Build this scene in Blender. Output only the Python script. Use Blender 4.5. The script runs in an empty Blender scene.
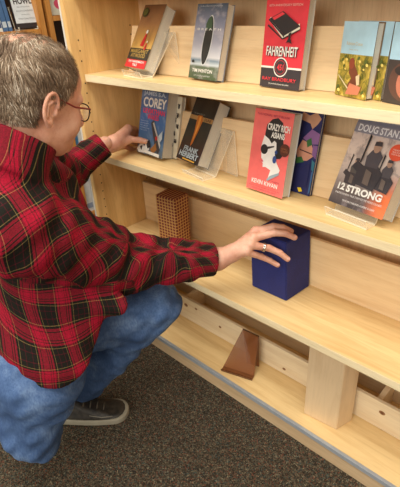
import bpy, math, random
import numpy as np
from mathutils import Vector, Matrix
random.seed(7); RNG = np.random.default_rng(7)
SC = bpy.context.scene
# ------------------------------------------------------------------ units: drafting frame (camera at origin) -> metres
WS = 0.9
ZOFF = 1.408 * WS
FL, CX, CY = 447.0, 200.0, 243.5
def nrm(v):
    v = np.array(v, float); return v / np.linalg.norm(v)
def camv(x, y): return np.array([x - CX, -(y - CY), -FL])
_X = nrm(-camv(-326, 25)); _Z = -camv(242, 1050); _Z = nrm(_Z - _Z.dot(_X) * _X); _Y = np.cross(_Z, _X)
RC = np.array([_X, _Y, _Z])
def ray(x, y): return RC @ camv(x, y)
def at_y(x, y, d): v = ray(x, y); return v * (d / v[1])
def at_z(x, y, h): v = ray(x, y); return v * (h / v[2])
def at_x(x, y, h): v = ray(x, y); return v * (h / v[0])
def W(p): p = np.asarray(p, float); return p * WS + np.array([0, 0, ZOFF])

# ------------------------------------------------------------------ camera, world, lights, exposure
cd = bpy.data.cameras.new('camera'); cam = bpy.data.objects.new('camera', cd); SC.collection.objects.link(cam)
M4 = Matrix([list(RC[0]) + [0], list(RC[1]) + [0], list(RC[2]) + [0], [0, 0, 0, 1]])
cam.matrix_world = Matrix.Translation(Vector(W((0, 0, 0)))) @ M4
cd.sensor_fit = 'VERTICAL'; cd.sensor_height = 24.0; cd.sensor_width = 24.0; cd.lens = FL / 487.0 * 24.0
cd.clip_start = 0.02; cd.clip_end = 50
SC.camera = cam
SC.view_settings.view_transform = 'Standard'; SC.view_settings.look = 'None'
SC.view_settings.gamma = 1.0; SC.view_settings.use_curve_mapping = False
SC.view_settings.exposure = 0.0
wd = bpy.data.worlds.new('store_ambient'); SC.world = wd; wd.use_nodes = True
bg = wd.node_tree.nodes['Background']; bg.inputs[0].default_value = (1.0, 0.93, 0.84, 1); bg.inputs[1].default_value = 0.6
def area(name, loc, size, power, color=(1.0, 0.95, 0.86), target=None):
    l = bpy.data.lights.new(name, 'AREA'); l.shape = 'RECTANGLE'; l.size = size[0]; l.size_y = size[1]
    l.energy = power; l.color = color
    o = bpy.data.objects.new(name, l); SC.collection.objects.link(o); o.location = loc
    if target is not None:
        o.rotation_euler = (Vector(target) - Vector(loc)).to_track_quat('-Z', 'Y').to_euler()
    return o
area('ceiling_light', (-0.5, 0.15, 2.75), (1.6, 0.7), 42)
area('ceiling_light', (-2.3, 0.1, 2.75), (1.2, 0.6), 24)
area('ceiling_light', (0.2, -1.7, 2.7), (2.4, 1.2), 20, target=(-0.6, 1.0, 0.9))
area('ceiling_light', (0.8, -5.0, 2.5), (3.5, 1.6), 150, target=(-0.6, 1.0, 0.9))  # far store light, unseen; added at a low angle to brighten the shelf backs

# ------------------------------------------------------------------ materials
MATS = {}
def new_mat(name):
    m = bpy.data.materials.new(name); m.use_nodes = True
    nt = m.node_tree; b = nt.nodes['Principled BSDF']; return m, nt, b
def S(c):
    return tuple(((x / 255.0) / 12.92 if x / 255.0 <= 0.04045 else ((x / 255.0 + 0.055) / 1.055) ** 2.4) for x in c) + (1.0,)
def N(nt, t, **kw):
    n = nt.nodes.new(t)
    for k, v in kw.items(): setattr(n, k, v)
    return n
def ramp(nt, fac, stops, interp='LINEAR'):
    r = N(nt, 'ShaderNodeValToRGB'); r.color_ramp.interpolation = interp
    el = r.color_ramp.elements
    while len(el) > len(stops): el.remove(el[-1])
    while len(el) < len(stops): el.new(1.0)
    for e, (p, c) in zip(el, stops): e.position = p; e.color = c
    if fac is not None: nt.links.new(fac, r.inputs[0])
    return r.outputs[0]
def noise(nt, vec, scale, detail=3, rough=0.5, dist=0.0):
    n = N(nt, 'ShaderNodeTexNoise'); n.inputs['Scale'].default_value = scale; n.inputs['Detail'].default_value = detail
    n.inputs['Roughness'].default_value = rough; n.inputs['Distortion'].default_value = dist
    if vec is not None: nt.links.new(vec, n.inputs['Vector'])
    return n.outputs['Fac']
def mapping(nt, vec, scale=(1, 1, 1), rot=(0, 0, 0), loc=(0, 0, 0)):
    m = N(nt, 'ShaderNodeMapping'); m.inputs['Scale'].default_value = scale; m.inputs['Rotation'].default_value = rot
    m.inputs['Location'].default_value = loc; nt.links.new(vec, m.inputs['Vector']); return m.outputs[0]
def mix(nt, a, b, f, mode='MIX'):
    m = N(nt, 'ShaderNodeMix', data_type='RGBA', blend_type=mode)
    for i, v in ((0, f), (6, a), (7, b)):
        if isinstance(v, (float, int, tuple)): m.inputs[i].default_value = v
        else: nt.links.new(v, m.inputs[i])
    return m.outputs[2]
def bump(nt, b, h, s, d=0.01):
    n = N(nt, 'ShaderNodeBump'); n.inputs['Strength'].default_value = s; n.inputs['Distance'].default_value = d
    nt.links.new(h, n.inputs['Height']); nt.links.new(n.outputs[0], b.inputs['Normal'])
def flat(col, rough=0.5, metal=0.0, var=0.06):
    key = ('flat', tuple(col), rough, metal)
    if key in MATS: return MATS[key]
    m, nt, b = new_mat('paint'); c = S(col)
    tc = N(nt, 'ShaderNodeTexCoord').outputs['Object']
    f = noise(nt, tc, 40, 2)
    lo = tuple(x * (1 - var) for x in c[:3]) + (1,); hi = tuple(min(1, x * (1 + var)) for x in c[:3]) + (1,)
    nt.links.new(ramp(nt, f, [(0.3, lo), (0.7, hi)]), b.inputs['Base Color'])
    b.inputs['Roughness'].default_value = rough; b.inputs['Metallic'].default_value = metal
    MATS[key] = m; return m
def wood(name, dark, light, grain_axis='x', rough=0.4, scale=1.0, knots=False, contrast=1.0):
    if name in MATS: return MATS[name]
    m, nt, b = new_mat(name)
    tc = N(nt, 'ShaderNodeTexCoord').outputs['Object']
    sc = {'x': (1.2, 14, 14), 'z': (14, 14, 1.2), 'y': (14, 1.2, 14)}[grain_axis]
    v = mapping(nt, tc, tuple(s * scale for s in sc), loc=(1.3, 2.1, 0.4))
    f = noise(nt, v, 2.2, 6, 0.6, 0.7)
    fine = noise(nt, mapping(nt, tc, tuple(s * scale * 5 for s in sc)), 3.0, 3, 0.6)
    big = noise(nt, mapping(nt, tc, tuple(s * .25 for s in sc)), 2.0, 2, 0.5)
    col = ramp(nt, f, [(0.3, S(dark)), (0.55, S(light)), (0.8, S(tuple(min(255, x * 1.03) for x in light)))])
    col = mix(nt, col, S(tuple(x * .86 for x in dark)), ramp(nt, fine, [(0.5, (0, 0, 0, 1)), (0.8, (.45 * contrast,) * 3 + (1,))]))
    col = mix(nt, col, S(dark), ramp(nt, big, [(0.45, (0, 0, 0, 1)), (0.75, (.5 * contrast,) * 3 + (1,))]))
    if knots:
        vo = N(nt, 'ShaderNodeTexVoronoi'); vo.inputs['Scale'].default_value = 5.5
        nt.links.new(mapping(nt, tc, (1.0, 1.0, 1.6)), vo.inputs['Vector'])
        col = mix(nt, col, S((120, 84, 50)), ramp(nt, vo.outputs['Distance'], [(0.03, (.9, .9, .9, 1)), (0.07, (.35, .35, .35, 1)), (0.13, (0, 0, 0, 1))]))
    nt.links.new(col, b.inputs['Base Color']); b.inputs['Roughness'].default_value = rough
    bump(nt, b, fine, 0.06, 0.002)
    MATS[name] = m; return m
MAPLE = wood('maple_veneer', (220, 182, 122), (240, 208, 150), 'x', 0.38, contrast=.55)
MAPLE_V = wood('maple_panel', (212, 168, 104), (232, 192, 128), 'z', 0.4)
MAPLE_D = wood('maple_board', (226, 190, 142), (240, 210, 164), 'x', 0.42, contrast=.6)
BACKW = wood('maple_back', (222, 186, 142), (234, 202, 158), 'z', 0.5)
EDGE = wood('maple_edge', (226, 204, 158), (238, 220, 180), 'x', 0.35)
BLOCKW = wood('birch_block', (210, 178, 136), (222, 194, 154), 'z', 0.45, contrast=.5)
PINE = wood('pine_board', (222, 196, 156), (236, 216, 180), 'x', 0.5, knots=True, contrast=.7)
KICK = wood('birch_plywood', (190, 160, 122), (206, 178, 140), 'x', 0.5)
OAK = wood('orange_oak', (168, 108, 46), (204, 142, 70), 'z', 0.4)
BROWNSHADE = flat((112, 82, 52), .6)
STEEL = flat((176, 182, 188), .4, 0.35)

def glass_like(name, col, alpha, rough=0.05):
    m, nt, b = new_mat(name)
    b.inputs['Base Color'].default_value = S(col); b.inputs['Roughness'].default_value = rough
    b.inputs['Alpha'].default_value = alpha; b.inputs['IOR'].default_value = 1.49
    f = noise(nt, N(nt, 'ShaderNodeTexCoord').outputs['Object'], 30, 2)
    r = ramp(nt, f, [(0.3, (rough,) * 3 + (1,)), (0.8, (rough + .08,) * 3 + (1,))]); nt.links.new(r, b.inputs['Roughness'])
    return m
ACRYL = glass_like('clear_acrylic', (240, 232, 212), 0.17)
ACRYL_E = glass_like('acrylic_edge', (250, 240, 214), 0.85, .2)
SMOKE = glass_like('smoked_acrylic', (150, 92, 54), 0.6)
SMOKE_E = glass_like('smoked_edge', (58, 34, 20), 0.95)

# ------------------------------------------------------------------ mesh building (drafting frame, converted on link)
class MB:
    def __init__(s): s.v = []; s.f = []; s.m = []; s.mats = []; s.uv = []; s.smooth = []
    def mi(s, mat):
        if mat not in s.mats: s.mats.append(mat)
        return s.mats.index(mat)
    def add(s, verts, faces, mat, uv=None, smooth=False):
        o = len(s.v); s.v += [tuple(map(float, p)) for p in verts]
        s.uv += (uv if uv is not None else [(0, 0)] * len(verts))
        k = s.mi(mat)
        for f in faces: s.f.append(tuple(i + o for i in f)); s.m.append(k); s.smooth.append(smooth)
        return s
    def hexa(s, c, mat):   # c: 8 corners, bottom 4 ccw then top 4
        s.add(c, [(3, 2, 1, 0), (4, 5, 6, 7), (0, 1, 5, 4), (1, 2, 6, 5), (2, 3, 7, 6), (3, 0, 4, 7)], mat); return s
    def box(s, a, b, mat, bev=0.0):
        x0, y0, z0 = a; x1, y1, z1 = b
        if bev <= 0:
            return s.hexa([(x0, y0, z0), (x1, y0, z0), (x1, y1, z0), (x0, y1, z0), (x0, y0, z1), (x1, y0, z1), (x1, y1, z1), (x0, y1, z1)], mat)
        import bmesh
        bm = bmesh.new(); bmesh.ops.create_cube(bm, size=1)
        for v in bm.verts: v.co = Vector(((x0 + x1) / 2 + v.co.x * (x1 - x0), (y0 + y1) / 2 + v.co.y * (y1 - y0), (z0 + z1) / 2 + v.co.z * (z1 - z0)))
        bmesh.ops.bevel(bm, geom=bm.edges[:], offset=bev, segments=2, affect='EDGES')
        bm.verts.index_update()
        s.add([v.co[:] for v in bm.verts], [tuple(v.index for v in f.verts) for f in bm.faces], mat); bm.free(); return s
    def obox(s, o, u, v, w, mat):   # oriented box: corner o and three edge vectors
        o, u, v, w = [np.array(q, float) for q in (o, u, v, w)]
        c = [o, o + u, o + u + v, o + v, o + w, o + u + w, o + u + v + w, o + v + w]
        return s.hexa(c, mat)
    def tube(s, pts, r, mat, n=10, closed=False):
        pts = [np.array(p, float) for p in pts]; m = len(pts); vs = []; fs = []
        rr = r if isinstance(r, (list, tuple)) else [r] * m
        t0 = nrm(pts[1] - pts[0]); a = nrm(np.cross(t0, (0.31, 0.2, 0.93)))
        for i, p in enumerate(pts):
            if closed: t = nrm(pts[(i + 1) % m] - pts[i - 1])
            else: t = nrm(pts[min(i + 1, m - 1)] - pts[max(i - 1, 0)])
            a = nrm(a - a.dot(t) * t); b = np.cross(t, a)
            for k in range(n):
                th = 2 * math.pi * k / n; vs.append(p + rr[i] * (math.cos(th) * a + math.sin(th) * b))
        for i in range(m if closed else m - 1):
            j = (i + 1) % m
            for k in range(n): fs.append((i * n + k, i * n + (k + 1) % n, j * n + (k + 1) % n, j * n + k))
        if not closed: fs += [tuple(range(n))[::-1], tuple((m - 1) * n + k for k in range(n))]
        return s.add(vs, fs, mat, smooth=True)
    def text(s, body, box, P, mat, bold=0.0, shear=0.0, keep=False):
        """print text inside box (u0,v0,u1,v1); P(u,v)->point"""
        cu = bpy.data.curves.new('t', 'FONT'); cu.body = body; cu.size = 1; cu.offset = bold; cu.resolution_u = 3; cu.shear = shear
        o = bpy.data.objects.new('t', cu); SC.collection.objects.link(o)
        dg = bpy.context.evaluated_depsgraph_get(); me = o.evaluated_get(dg).to_mesh()
        co = np.array([v.co[:] for v in me.vertices]); fs = [tuple(p.vertices) for p in me.polygons]
        bpy.data.objects.remove(o); bpy.data.curves.remove(cu)
        if len(co) == 0: return s
        lo = co.min(0); hi = co.max(0); d = np.maximum(hi - lo, 1e-6); u0, v0, u1, v1 = box
        q = [P(u0 + (c[0] - lo[0]) / d[0] * (u1 - u0), v0 + (c[1] - lo[1]) / d[1] * (v1 - v0)) for c in co]
        return s.add(q, fs, mat)
    def build(s, name, parent=None, root=None, loc=None):
        """link as one object; drafting coordinates converted to metres"""
        v = W(np.array(s.v))
        org = np.zeros(3)
        if parent is not None: org = np.array(get_root(parent).location)
        elif loc is not None: org = W(loc)
        else:
            lo = v.min(0); hi = v.max(0); org = np.array([(lo[0] + hi[0]) / 2, (lo[1] + hi[1]) / 2, lo[2]])
        me = bpy.data.meshes.new(name); me.from_pydata((v - org).tolist(), [], s.f)
        for m in s.mats: me.materials.append(m)
        me.polygons.foreach_set('material_index', s.m); me.polygons.foreach_set('use_smooth', s.smooth)
        if any(u != (0, 0) for u in s.uv):
            a = me.attributes.new('cuv', 'FLOAT_VECTOR', 'POINT')
            a.data.foreach_set('vector', np.array([(u[0], u[1], 0) for u in s.uv], float).ravel())
        me.update()
        o = bpy.data.objects.new(name, me); SC.collection.objects.link(o)
        if parent is not None: o.parent = parent
        else: o.location = org
        return o
def get_root(o):
    while o.parent is not None: o = o.parent
    return o
def tag(o, label, cat, group=None):
    o['label'] = label; o['category'] = cat
    if group: o['group'] = group
    return o
def thing(name, label, cat, base, group=None):
    o = bpy.data.objects.new(name, None); SC.collection.objects.link(o); o.location = W(base); o.empty_display_size = .05
    return tag(o, label, cat, group)
def struct(o): o['kind'] = 'structure'; return o

# ------------------------------------------------------------------ key levels (drafting frame)
FLOOR = -1.408
zA, zB, zC, zD = -.238, -.5653, -.9283, -1.3315
TH = .0262
XP = -1.566; YF = .962; XR = 0.9
YBACK = 1.30

# ------------------------------------------------------------------ structure
m, nt, b = new_mat('carpet')
tc = N(nt, 'ShaderNodeTexCoord').outputs['Object']
v1 = N(nt, 'ShaderNodeTexVoronoi'); v1.inputs['Scale'].default_value = 330; nt.links.new(tc, v1.inputs['Vector'])
sep = N(nt, 'ShaderNodeSeparateColor'); nt.links.new(v1.outputs['Color'], sep.inputs[0])
c1 = ramp(nt, sep.outputs[0], [(0.0, S((48, 42, 36))), (0.3, S((80, 70, 56))), (0.6, S((98, 88, 72))), (0.78, S((112, 70, 54))), (0.86, S((66, 80, 76))), (0.93, S((126, 116, 94)))], 'CONSTANT')
w = noise(nt, tc, 90, 3, .6)
c1 = mix(nt, c1, S((50, 46, 36)), ramp(nt, w, [(0.42, (0, 0, 0, 1)), (0.64, (.6, .6, .6, 1))]))
nt.links.new(c1, b.inputs['Base Color']); b.inputs['Roughness'].default_value = 1.0
b.inputs['Specular IOR Level'].default_value = 0.1
bump(nt, b, w, 0.9, 0.006); CARPET = m
fl = MB(); fl.box((-3.6, -2.6, FLOOR - .05), (2.2, 2.6, FLOOR), CARPET); struct(fl.build('floor'))
WALLM = flat((190, 180, 160), .8)
struct(MB().box((-3.6, 2.5, FLOOR), (2.2, 2.6, 1.4), WALLM).build('wall_back'))
struct(MB().box((-3.7, -2.6, FLOOR), (-3.6, 2.6, 1.4), WALLM).build('wall_left'))

# ------------------------------------------------------------------ maple display bookcase
case = thing('display_bookcase', 'long pale maple display bookcase holding face-out books, with a drilled end panel', 'bookcase', ((XP + XR) / 2, 1.13, FLOOR))
mb = MB().box((XP - .03, YF, FLOOR), (XP, 1.32, .62), MAPLE_V, .002)
hole = flat((52, 36, 22), .9)
def holes(yy, z0, z1, step):
    z = z0
    while z > z1:
        vs = [(XP + .0006, yy + .003 * math.cos(a), z + .003 * math.sin(a)) for a in np.linspace(0, 2 * math.pi, 10, endpoint=False)]
        mb.add(vs, [tuple(range(10))], hole); z -= step
holes(.998, -.119, -.22, .036); holes(.998, -.27, -1.3, .037); holes(1.246, -.086, -.22, .033); holes(1.246, -.62, -.9, .037)
pan = mb.build('side_panel', case)
MB().box((XP - .0305, YF - .002, FLOOR + .001), (XP - .022, YF + .004, .6205), flat((214, 208, 196), .4)).build('edge_trim', case)
MB().box((XR, YF, FLOOR), (XR + .03, 1.32, .62), MAPLE_V, .002).build('side_panel', case)
MB().box((XP, YBACK, FLOOR), (XR, YBACK + .012, .62), BACKW).build('back_panel', case)
def shelf(z, y0, y1=YBACK - .001):
    s = MB().box((XP + .002, y0 + .003, z - TH), (XR - .002, y1, z), MAPLE)
    o = s.build('shelf', case)
    MB().box((XP + .002, y0, z - TH), (XR - .002, y0 + .0028, z), EDGE, .0008).build('edge_band', o)
shelf(.05, 1.0); shelf(zA, 1.0); shelf(zB, 1.026); shelf(zC, YF)
o = MB().box((XP + .002, YF + .012, zD - TH), (XR - .002, YBACK - .001, zD), MAPLE).build('shelf', case)
MB().box((XP + .002, YF, zD - .017), (XR - .002, YF + .0118, zD + .0008), STEEL, .001).build('edge_strip', o)
MB().box((XP + .002, YF + .004, FLOOR), (XR - .002, YF + .03, zD - .0175), KICK).build('kick_board', case)
def slant(z, y0, z1, y1, mat):   # leaning back boards
    t = .014
    return MB().obox((-1.46, y0, z + .001), (XR + 1.458, 0, 0), (0, t, 0), (0, y1 - y0, z1 - z - .001), mat)
slant(zA, 1.132, -.083, 1.172, MAPLE_D).build('back_rest_board', case)
slant(zB, 1.180, -.383, 1.222, MAPLE_D).build('back_rest_board', case)
MB().box((XP + .001, 1.216, zC), (XR - .002, 1.23, -.738), MAPLE_D, .0012).build('back_rest_board', case)
pr_ = MB().box((XP + .001, 1.1385, zD), (XR - .002, 1.152, -1.212), PINE, .001)
KN = flat((150, 104, 64), .6); KD = flat((110, 70, 40), .6)
for (kx, ky, kr) in ((382, 413, .0085), (381.5, 431, .006), (284, 369, .006), (220, 327, .006), (186, 305, .009), (196, 309, .006)):
    c_ = at_y(kx, ky, 1.138)
    for r_, m_, dy in ((1.0, KN, .0004), (.5, KD, .0008)):
        pr_.add([(c_[0] + kr * 1.3 * r_ * math.cos(a_), 1.1385 - dy, c_[2] + kr * r_ * math.sin(a_)) for a_ in np.linspace(0, 2 * math.pi, 14, endpoint=False)], [tuple(range(14))], m_)
pr_.build('pine_rail', case)

MB().box((XP + .001, YBACK - .016, zD), (XR - .002, YBACK - .002, -1.232), PINE, .001).build('pine_rail', case)
for xx in (-1.28, -.345, .3):
    MB().box((xx, 1.1525, zD), (xx + .018, YBACK - .0165, -1.228), PINE, .001).build('pine_spacer', case)

# ------------------------------------------------------------------ blocks
def lean_block(base, top, mat, bev=.003):
    import bmesh
    bm = bmesh.new(); vs = [bm.verts.new(p) for p in base + top]
    for f in [(3, 2, 1, 0), (4, 5, 6, 7), (0, 1, 5, 4), (1, 2, 6, 5), (2, 3, 7, 6), (3, 0, 4, 7)]: bm.faces.new([vs[i] for i in f])
    bmesh.ops.bevel(bm, geom=bm.edges[:], offset=bev, segments=2, affect='EDGES'); bm.verts.index_update()
    uv = []
    r = MB().add([v.co[:] for v in bm.verts], [tuple(v.index for v in f.verts) for f in bm.faces], mat); bm.free(); return r
m, nt, b = new_mat('navy_fabric'); tc = N(nt, 'ShaderNodeTexCoord').outputs['Object']
f = noise(nt, tc, 260, 3, .7); g = noise(nt, tc, 14, 2)
col = ramp(nt, f, [(0.3, S((20, 28, 86))), (0.7, S((40, 54, 140)))])
nt.links.new(mix(nt, col, S((26, 30, 84)), g), b.inputs['Base Color']); b.inputs['Roughness'].default_value = .75
bump(nt, b, f, .25, .002); NAVY = m
k = .96
bFL = np.array([-.853, 1.124, 0]) * k; bFR = np.array([-.699, 1.124, 0]) * k; bBR = np.array([-.687, 1.258, 0]) * k; bBL = bFL + (bBR - bFR)
zb0 = zC + .0005; zb1 = -.704
sh = np.array([-.012, 0, 0])
B4 = [tuple(q + (0, 0, zb0)) for q in (bFL, bFR, bBR, bBL)]
T4 = [tuple(q + sh + (0, 0, zb1)) for q in (bFL + (.002, 0, 0), bFR + (-.002, 0, 0), bBR, bBL)]
tag(lean_block(B4, T4, NAVY).build('display_block'), 'navy blue fabric-covered block under the man\'s ringed hand', 'display block')
# checked block
m, nt, b = new_mat('checked_cloth'); tc = N(nt, 'ShaderNodeTexCoord').outputs['Object']
def stripes(axis, freq):
    s = N(nt, 'ShaderNodeSeparateXYZ'); nt.links.new(tc, s.inputs[0])
    mm = N(nt, 'ShaderNodeMath', operation='MULTIPLY'); nt.links.new(s.outputs[axis], mm.inputs[0]); mm.inputs[1].default_value = freq
    fr = N(nt, 'ShaderNodeMath', operation='FRACT'); nt.links.new(mm.outputs[0], fr.inputs[0]); return fr.outputs[0]
tan, rust = S((206, 158, 92)), S((120, 44, 34))
hx = ramp(nt, stripes(0, 72), [(0, (1, 1, 1, 1)), (.28, (0, 0, 0, 1))], 'CONSTANT')
hy = ramp(nt, stripes(1, 72), [(0, (1, 1, 1, 1)), (.28, (0, 0, 0, 1))], 'CONSTANT')
hz = ramp(nt, stripes(2, 82), [(0, (1, 1, 1, 1)), (.3, (0, 0, 0, 1))], 'CONSTANT')
geo = N(nt, 'ShaderNodeNewGeometry'); sp = N(nt, 'ShaderNodeSeparateXYZ'); nt.links.new(geo.outputs['Normal'], sp.inputs[0])
ab = N(nt, 'ShaderNodeMath', operation='ABSOLUTE'); nt.links.new(sp.outputs[0], ab.inputs[0])
gt = N(nt, 'ShaderNodeMath', operation='GREATER_THAN'); nt.links.new(ab.outputs[0], gt.inputs[0]); gt.inputs[1].default_value = .7
h = mix(nt, hx, hy, gt.outputs[0])
lines = mix(nt, h, hz, 1.0, 'LIGHTEN')
nt.links.new(mix(nt, rust, tan, lines), b.inputs['Base Color']); b.inputs['Roughness'].default_value = .8
pc = at_z(174.6, 200, -.727 * k)
pr = at_z(189, 196, -.727 * k); pl_ = at_z(157, 195, -.727 * k)
eu = nrm((pc - pl_) * (1, 1, 0)) ; ev = np.array([-eu[1], eu[0], 0])
fr = pc * (1, 1, 0)
c = MB(); wu, wv = .107, .085
b4 = [tuple(fr - eu * wu + (0, 0, zb0)), tuple(fr + (0, 0, zb0)), tuple(fr + ev * wv + (0, 0, zb0)), tuple(fr - eu * wu + ev * wv + (0, 0, zb0))]
t4 = [(p[0], p[1], -.727 * k) for p in b4]
tag(lean_block(b4, t4, m).build('display_block'), 'red and tan checked block on the shelf behind the man\'s right sleeve', 'display block')
# plain block supporting the low shelf
q = np.array([[-.562, 1.068], [-.435, 1.08], [-.413, 1.155]]) * k
qa, qb, qc = [np.array([a[0], a[1], 0]) for a in q]; qd = qa + qc - qb
z0 = zD + .0005; z1 = -.972; dl = np.array([-.004, 0.004, 0])
b4 = [tuple(p + (0, 0, z0)) for p in (qa, qb, qc, qd)]; t4 = [tuple(p + dl + (0, 0, z1)) for p in (qa, qb, qc, qd)]
tag(lean_block(b4, t4, BLOCKW, .002).build('display_block'), 'plain pale wooden block standing on the lowest shelf', 'display block')

# ------------------------------------------------------------------ books
PAGE = flat((196, 190, 174), .8, var=.1)
def pages_mat():
    m, nt, b = new_mat('page_edges'); tc = N(nt, 'ShaderNodeAttribute'); tc.attribute_name = 'cuv'
    f = noise(nt, mapping(nt, tc.outputs['Vector'], (260, 3, 1)), 1.0, 2)
    nt.links.new(ramp(nt, f, [(0.3, S((192, 186, 172))), (0.7, S((222, 216, 202)))]), b.inputs['Base Color']); b.inputs['Roughness'].default_value = .85
    return m
PAGES = pages_mat()
class Book:
    def __init__(s, name, label, x, y, z, yaw, lean, w, h, t, cover, spine=None, group=None, back=None):
        yaw, lean = math.radians(yaw), math.radians(lean)
        s.u = np.array([math.cos(yaw), math.sin(yaw), 0]); n0 = np.array([-math.sin(yaw), math.cos(yaw), 0])
        s.v = np.array([0, 0, 1.]) * math.cos(lean) + n0 * math.sin(lean); s.n = np.cross(s.v, s.u)  # back
        if s.n[1] < 0: s.n = -s.n
        # rest the lowest edge on z
        s.o = np.array([x, y, z]) + s.v * 0
        low = min(0, (s.n * t)[2]); s.o = s.o + np.array([0, 0, -low])
        s.w, s.h, s.t = w, h, t
        s.root = thing(name, label, 'book', s.o + s.u * w / 2 + s.n * t / 2 + np.array([0, 0, low]), group)
        s.mb = MB(); s.lay = 1; c = .0012
        spine = spine or cover; back = back or spine
        o, u, v, n = s.o, s.u, s.v, s.n
        s.mb.obox(o, u * w, n * c, v * h, spine)          # front board
        s.mb.obox(o + n * c, u * c * 1.5, n * (t - 2 * c), v * h, spine)   # spine
        s.mb.obox(o + n * (t - c), u * w, n * c, v * h, back)
        s.quad(0, 0, 1, 1, cover)
        e = .003
        pg = MB(); a = o + u * c * 1.5 + n * (c + .0002) + v * e
        W_, T_, H_ = w - c * 1.5 - e, t - 2 * c - .0004, h - 2 * e
        for quad in ([(W_, 0, 0), (W_, T_, 0), (W_, T_, H_), (W_, 0, H_)], [(0, 0, H_), (W_, 0, H_), (W_, T_, H_), (0, T_, H_)],
                     [(0, 0, 0), (0, T_, 0), (W_, T_, 0), (W_, 0, 0)], [(0, 0, 0), (0, 0, H_), (0, T_, H_), (0, T_, 0)],
                     [(0, T_, 0), (0, T_, H_), (W_, T_, H_), (W_, T_, 0)], [(0, 0, 0), (W_, 0, 0), (W_, 0, H_), (0, 0, H_)]):
            pg.add([a + u * q_[0] + n * q_[1] + v * q_[2] for q_ in quad], [(0, 1, 2, 3)], PAGES, uv=[(q_[1] / T_ + .01, q_[2] / H_ + .01) for q_ in quad])
        s.pg = pg
    def P(s, a, b_): return s.o + s.u * s.w * a + s.v * s.h * b_ - s.n * (.00035 * s.lay)
    def quad(s, a, b_, c, d, mat):
        s.mb.add([s.P(a, b_), s.P(c, b_), s.P(c, d), s.P(a, d)], [(0, 1, 2, 3)], mat, uv=[(a + .001, b_), (c, b_), (c, d), (a + .001, d)]); s.lay += 1; return s
    def poly(s, pts, mat):
        s.mb.add([s.P(*p) for p in pts], [tuple(range(len(pts)))], mat, uv=[(p[0] + .001, p[1]) for p in pts]); s.lay += 1; return s
    def ell(s, cx, cy, rx, ry, mat, rot=0, n=28):
        r = math.radians(rot); A = s.h / s.w
        pts = []
        for a in np.linspace(0, 2 * math.pi, n, endpoint=False):
            x = rx * math.cos(a); y = ry * math.sin(a) * A
            X = x * math.cos(r) - y * math.sin(r); Y = (x * math.sin(r) + y * math.cos(r)) / A
            pts.append((cx + X, cy + Y))
        return s.poly(pts, mat)
    def txt(s, body, box, mat, bold=.0, shear=0):
        s.mb.text(body, box, s.P, mat, bold, shear); s.lay += 1; return s
    def done(s):
        s.mb.build('cover', s.root); s.pg.build('page_block', s.root); return s
def art(name, build):
    m, nt, b = new_mat(name); a = N(nt, 'ShaderNodeAttribute'); a.attribute_name = 'cuv'
    nt.links.new(build(nt, a.outputs['Vector']), b.inputs['Base Color']); b.inputs['Roughness'].default_value = .38; return m
def sepv(nt, v, i):
    s = N(nt, 'ShaderNodeSeparateXYZ'); nt.links.new(v, s.inputs[0]); return s.outputs[i]
WHITE = flat((236, 232, 222), .5); BLACK = flat((24, 22, 24), .45); CREAM = flat((232, 224, 200), .5)
INK = flat((44, 38, 40), .45)

def put(br, z, yaw, w):   # base-left x, y from the base-right corner
    q_ = at_z(br[0], br[1], z); a_ = math.radians(yaw); return float(q_[0] - math.cos(a_) * w), float(q_[1] - math.sin(a_) * w), z
# --- shelf A: Atwood
def b_atwood(nt, v):
    y = sepv(nt, v, 1); n_ = noise(nt, v, 3.0, 4)
    c = ramp(nt, y, [(0.3, S((222, 178, 96))), (.5, S((196, 150, 84))), (.7, S((158, 116, 78))), (1, S((110, 76, 52)))])
    return mix(nt, c, S((96, 64, 46)), ramp(nt, n_, [(.45, (0, 0, 0, 1)), (.75, (.5, .5, .5, 1))]))
bk = Book('paperback_book', 'brown and gold paperback with a red bottom band, leaning back on a clear stand', -1.417, 1.082, zA + .006, -10.7, 30, .144, .224, .042, art('gold_cover', b_atwood), flat((150, 140, 126)))
RED = flat((206, 42, 48), .4)
bk.quad(.0, .0, 1, .13, RED); bk.quad(0, .13, 1, .31, flat((42, 40, 34)))
bk.txt('MARGARET', (.08, .235, .92, .295), flat((196, 160, 80)), .01); bk.txt('ATWOOD', (.14, .165, .84, .225), flat((196, 160, 80)), .01)
bk.txt("THE HANDMAID'S", (.12, .08, .9, .115), WHITE, .02); bk.txt('TALE', (.38, .025, .62, .065), WHITE, .02)
for (cx, cy, sz) in ((.54, .47, 1.0), (.72, .36, .55)):   # cloaked figures
    bk.poly([(cx - .10 * sz, cy - .12 * sz), (cx + .08 * sz, cy - .13 * sz), (cx + .07 * sz, cy + .03 * sz), (cx + .03 * sz, cy + .09 * sz), (cx - .02 * sz, cy + .03 * sz)], RED)
    bk.ell(cx + .045 * sz, cy + .1 * sz, .045 * sz, .03 * sz, WHITE)
bk.ell(.2, .875, .13, .075, flat((52, 58, 34))); bk.ell(.2, .875, .1, .05, flat((88, 92, 44))); bk.done()
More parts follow.
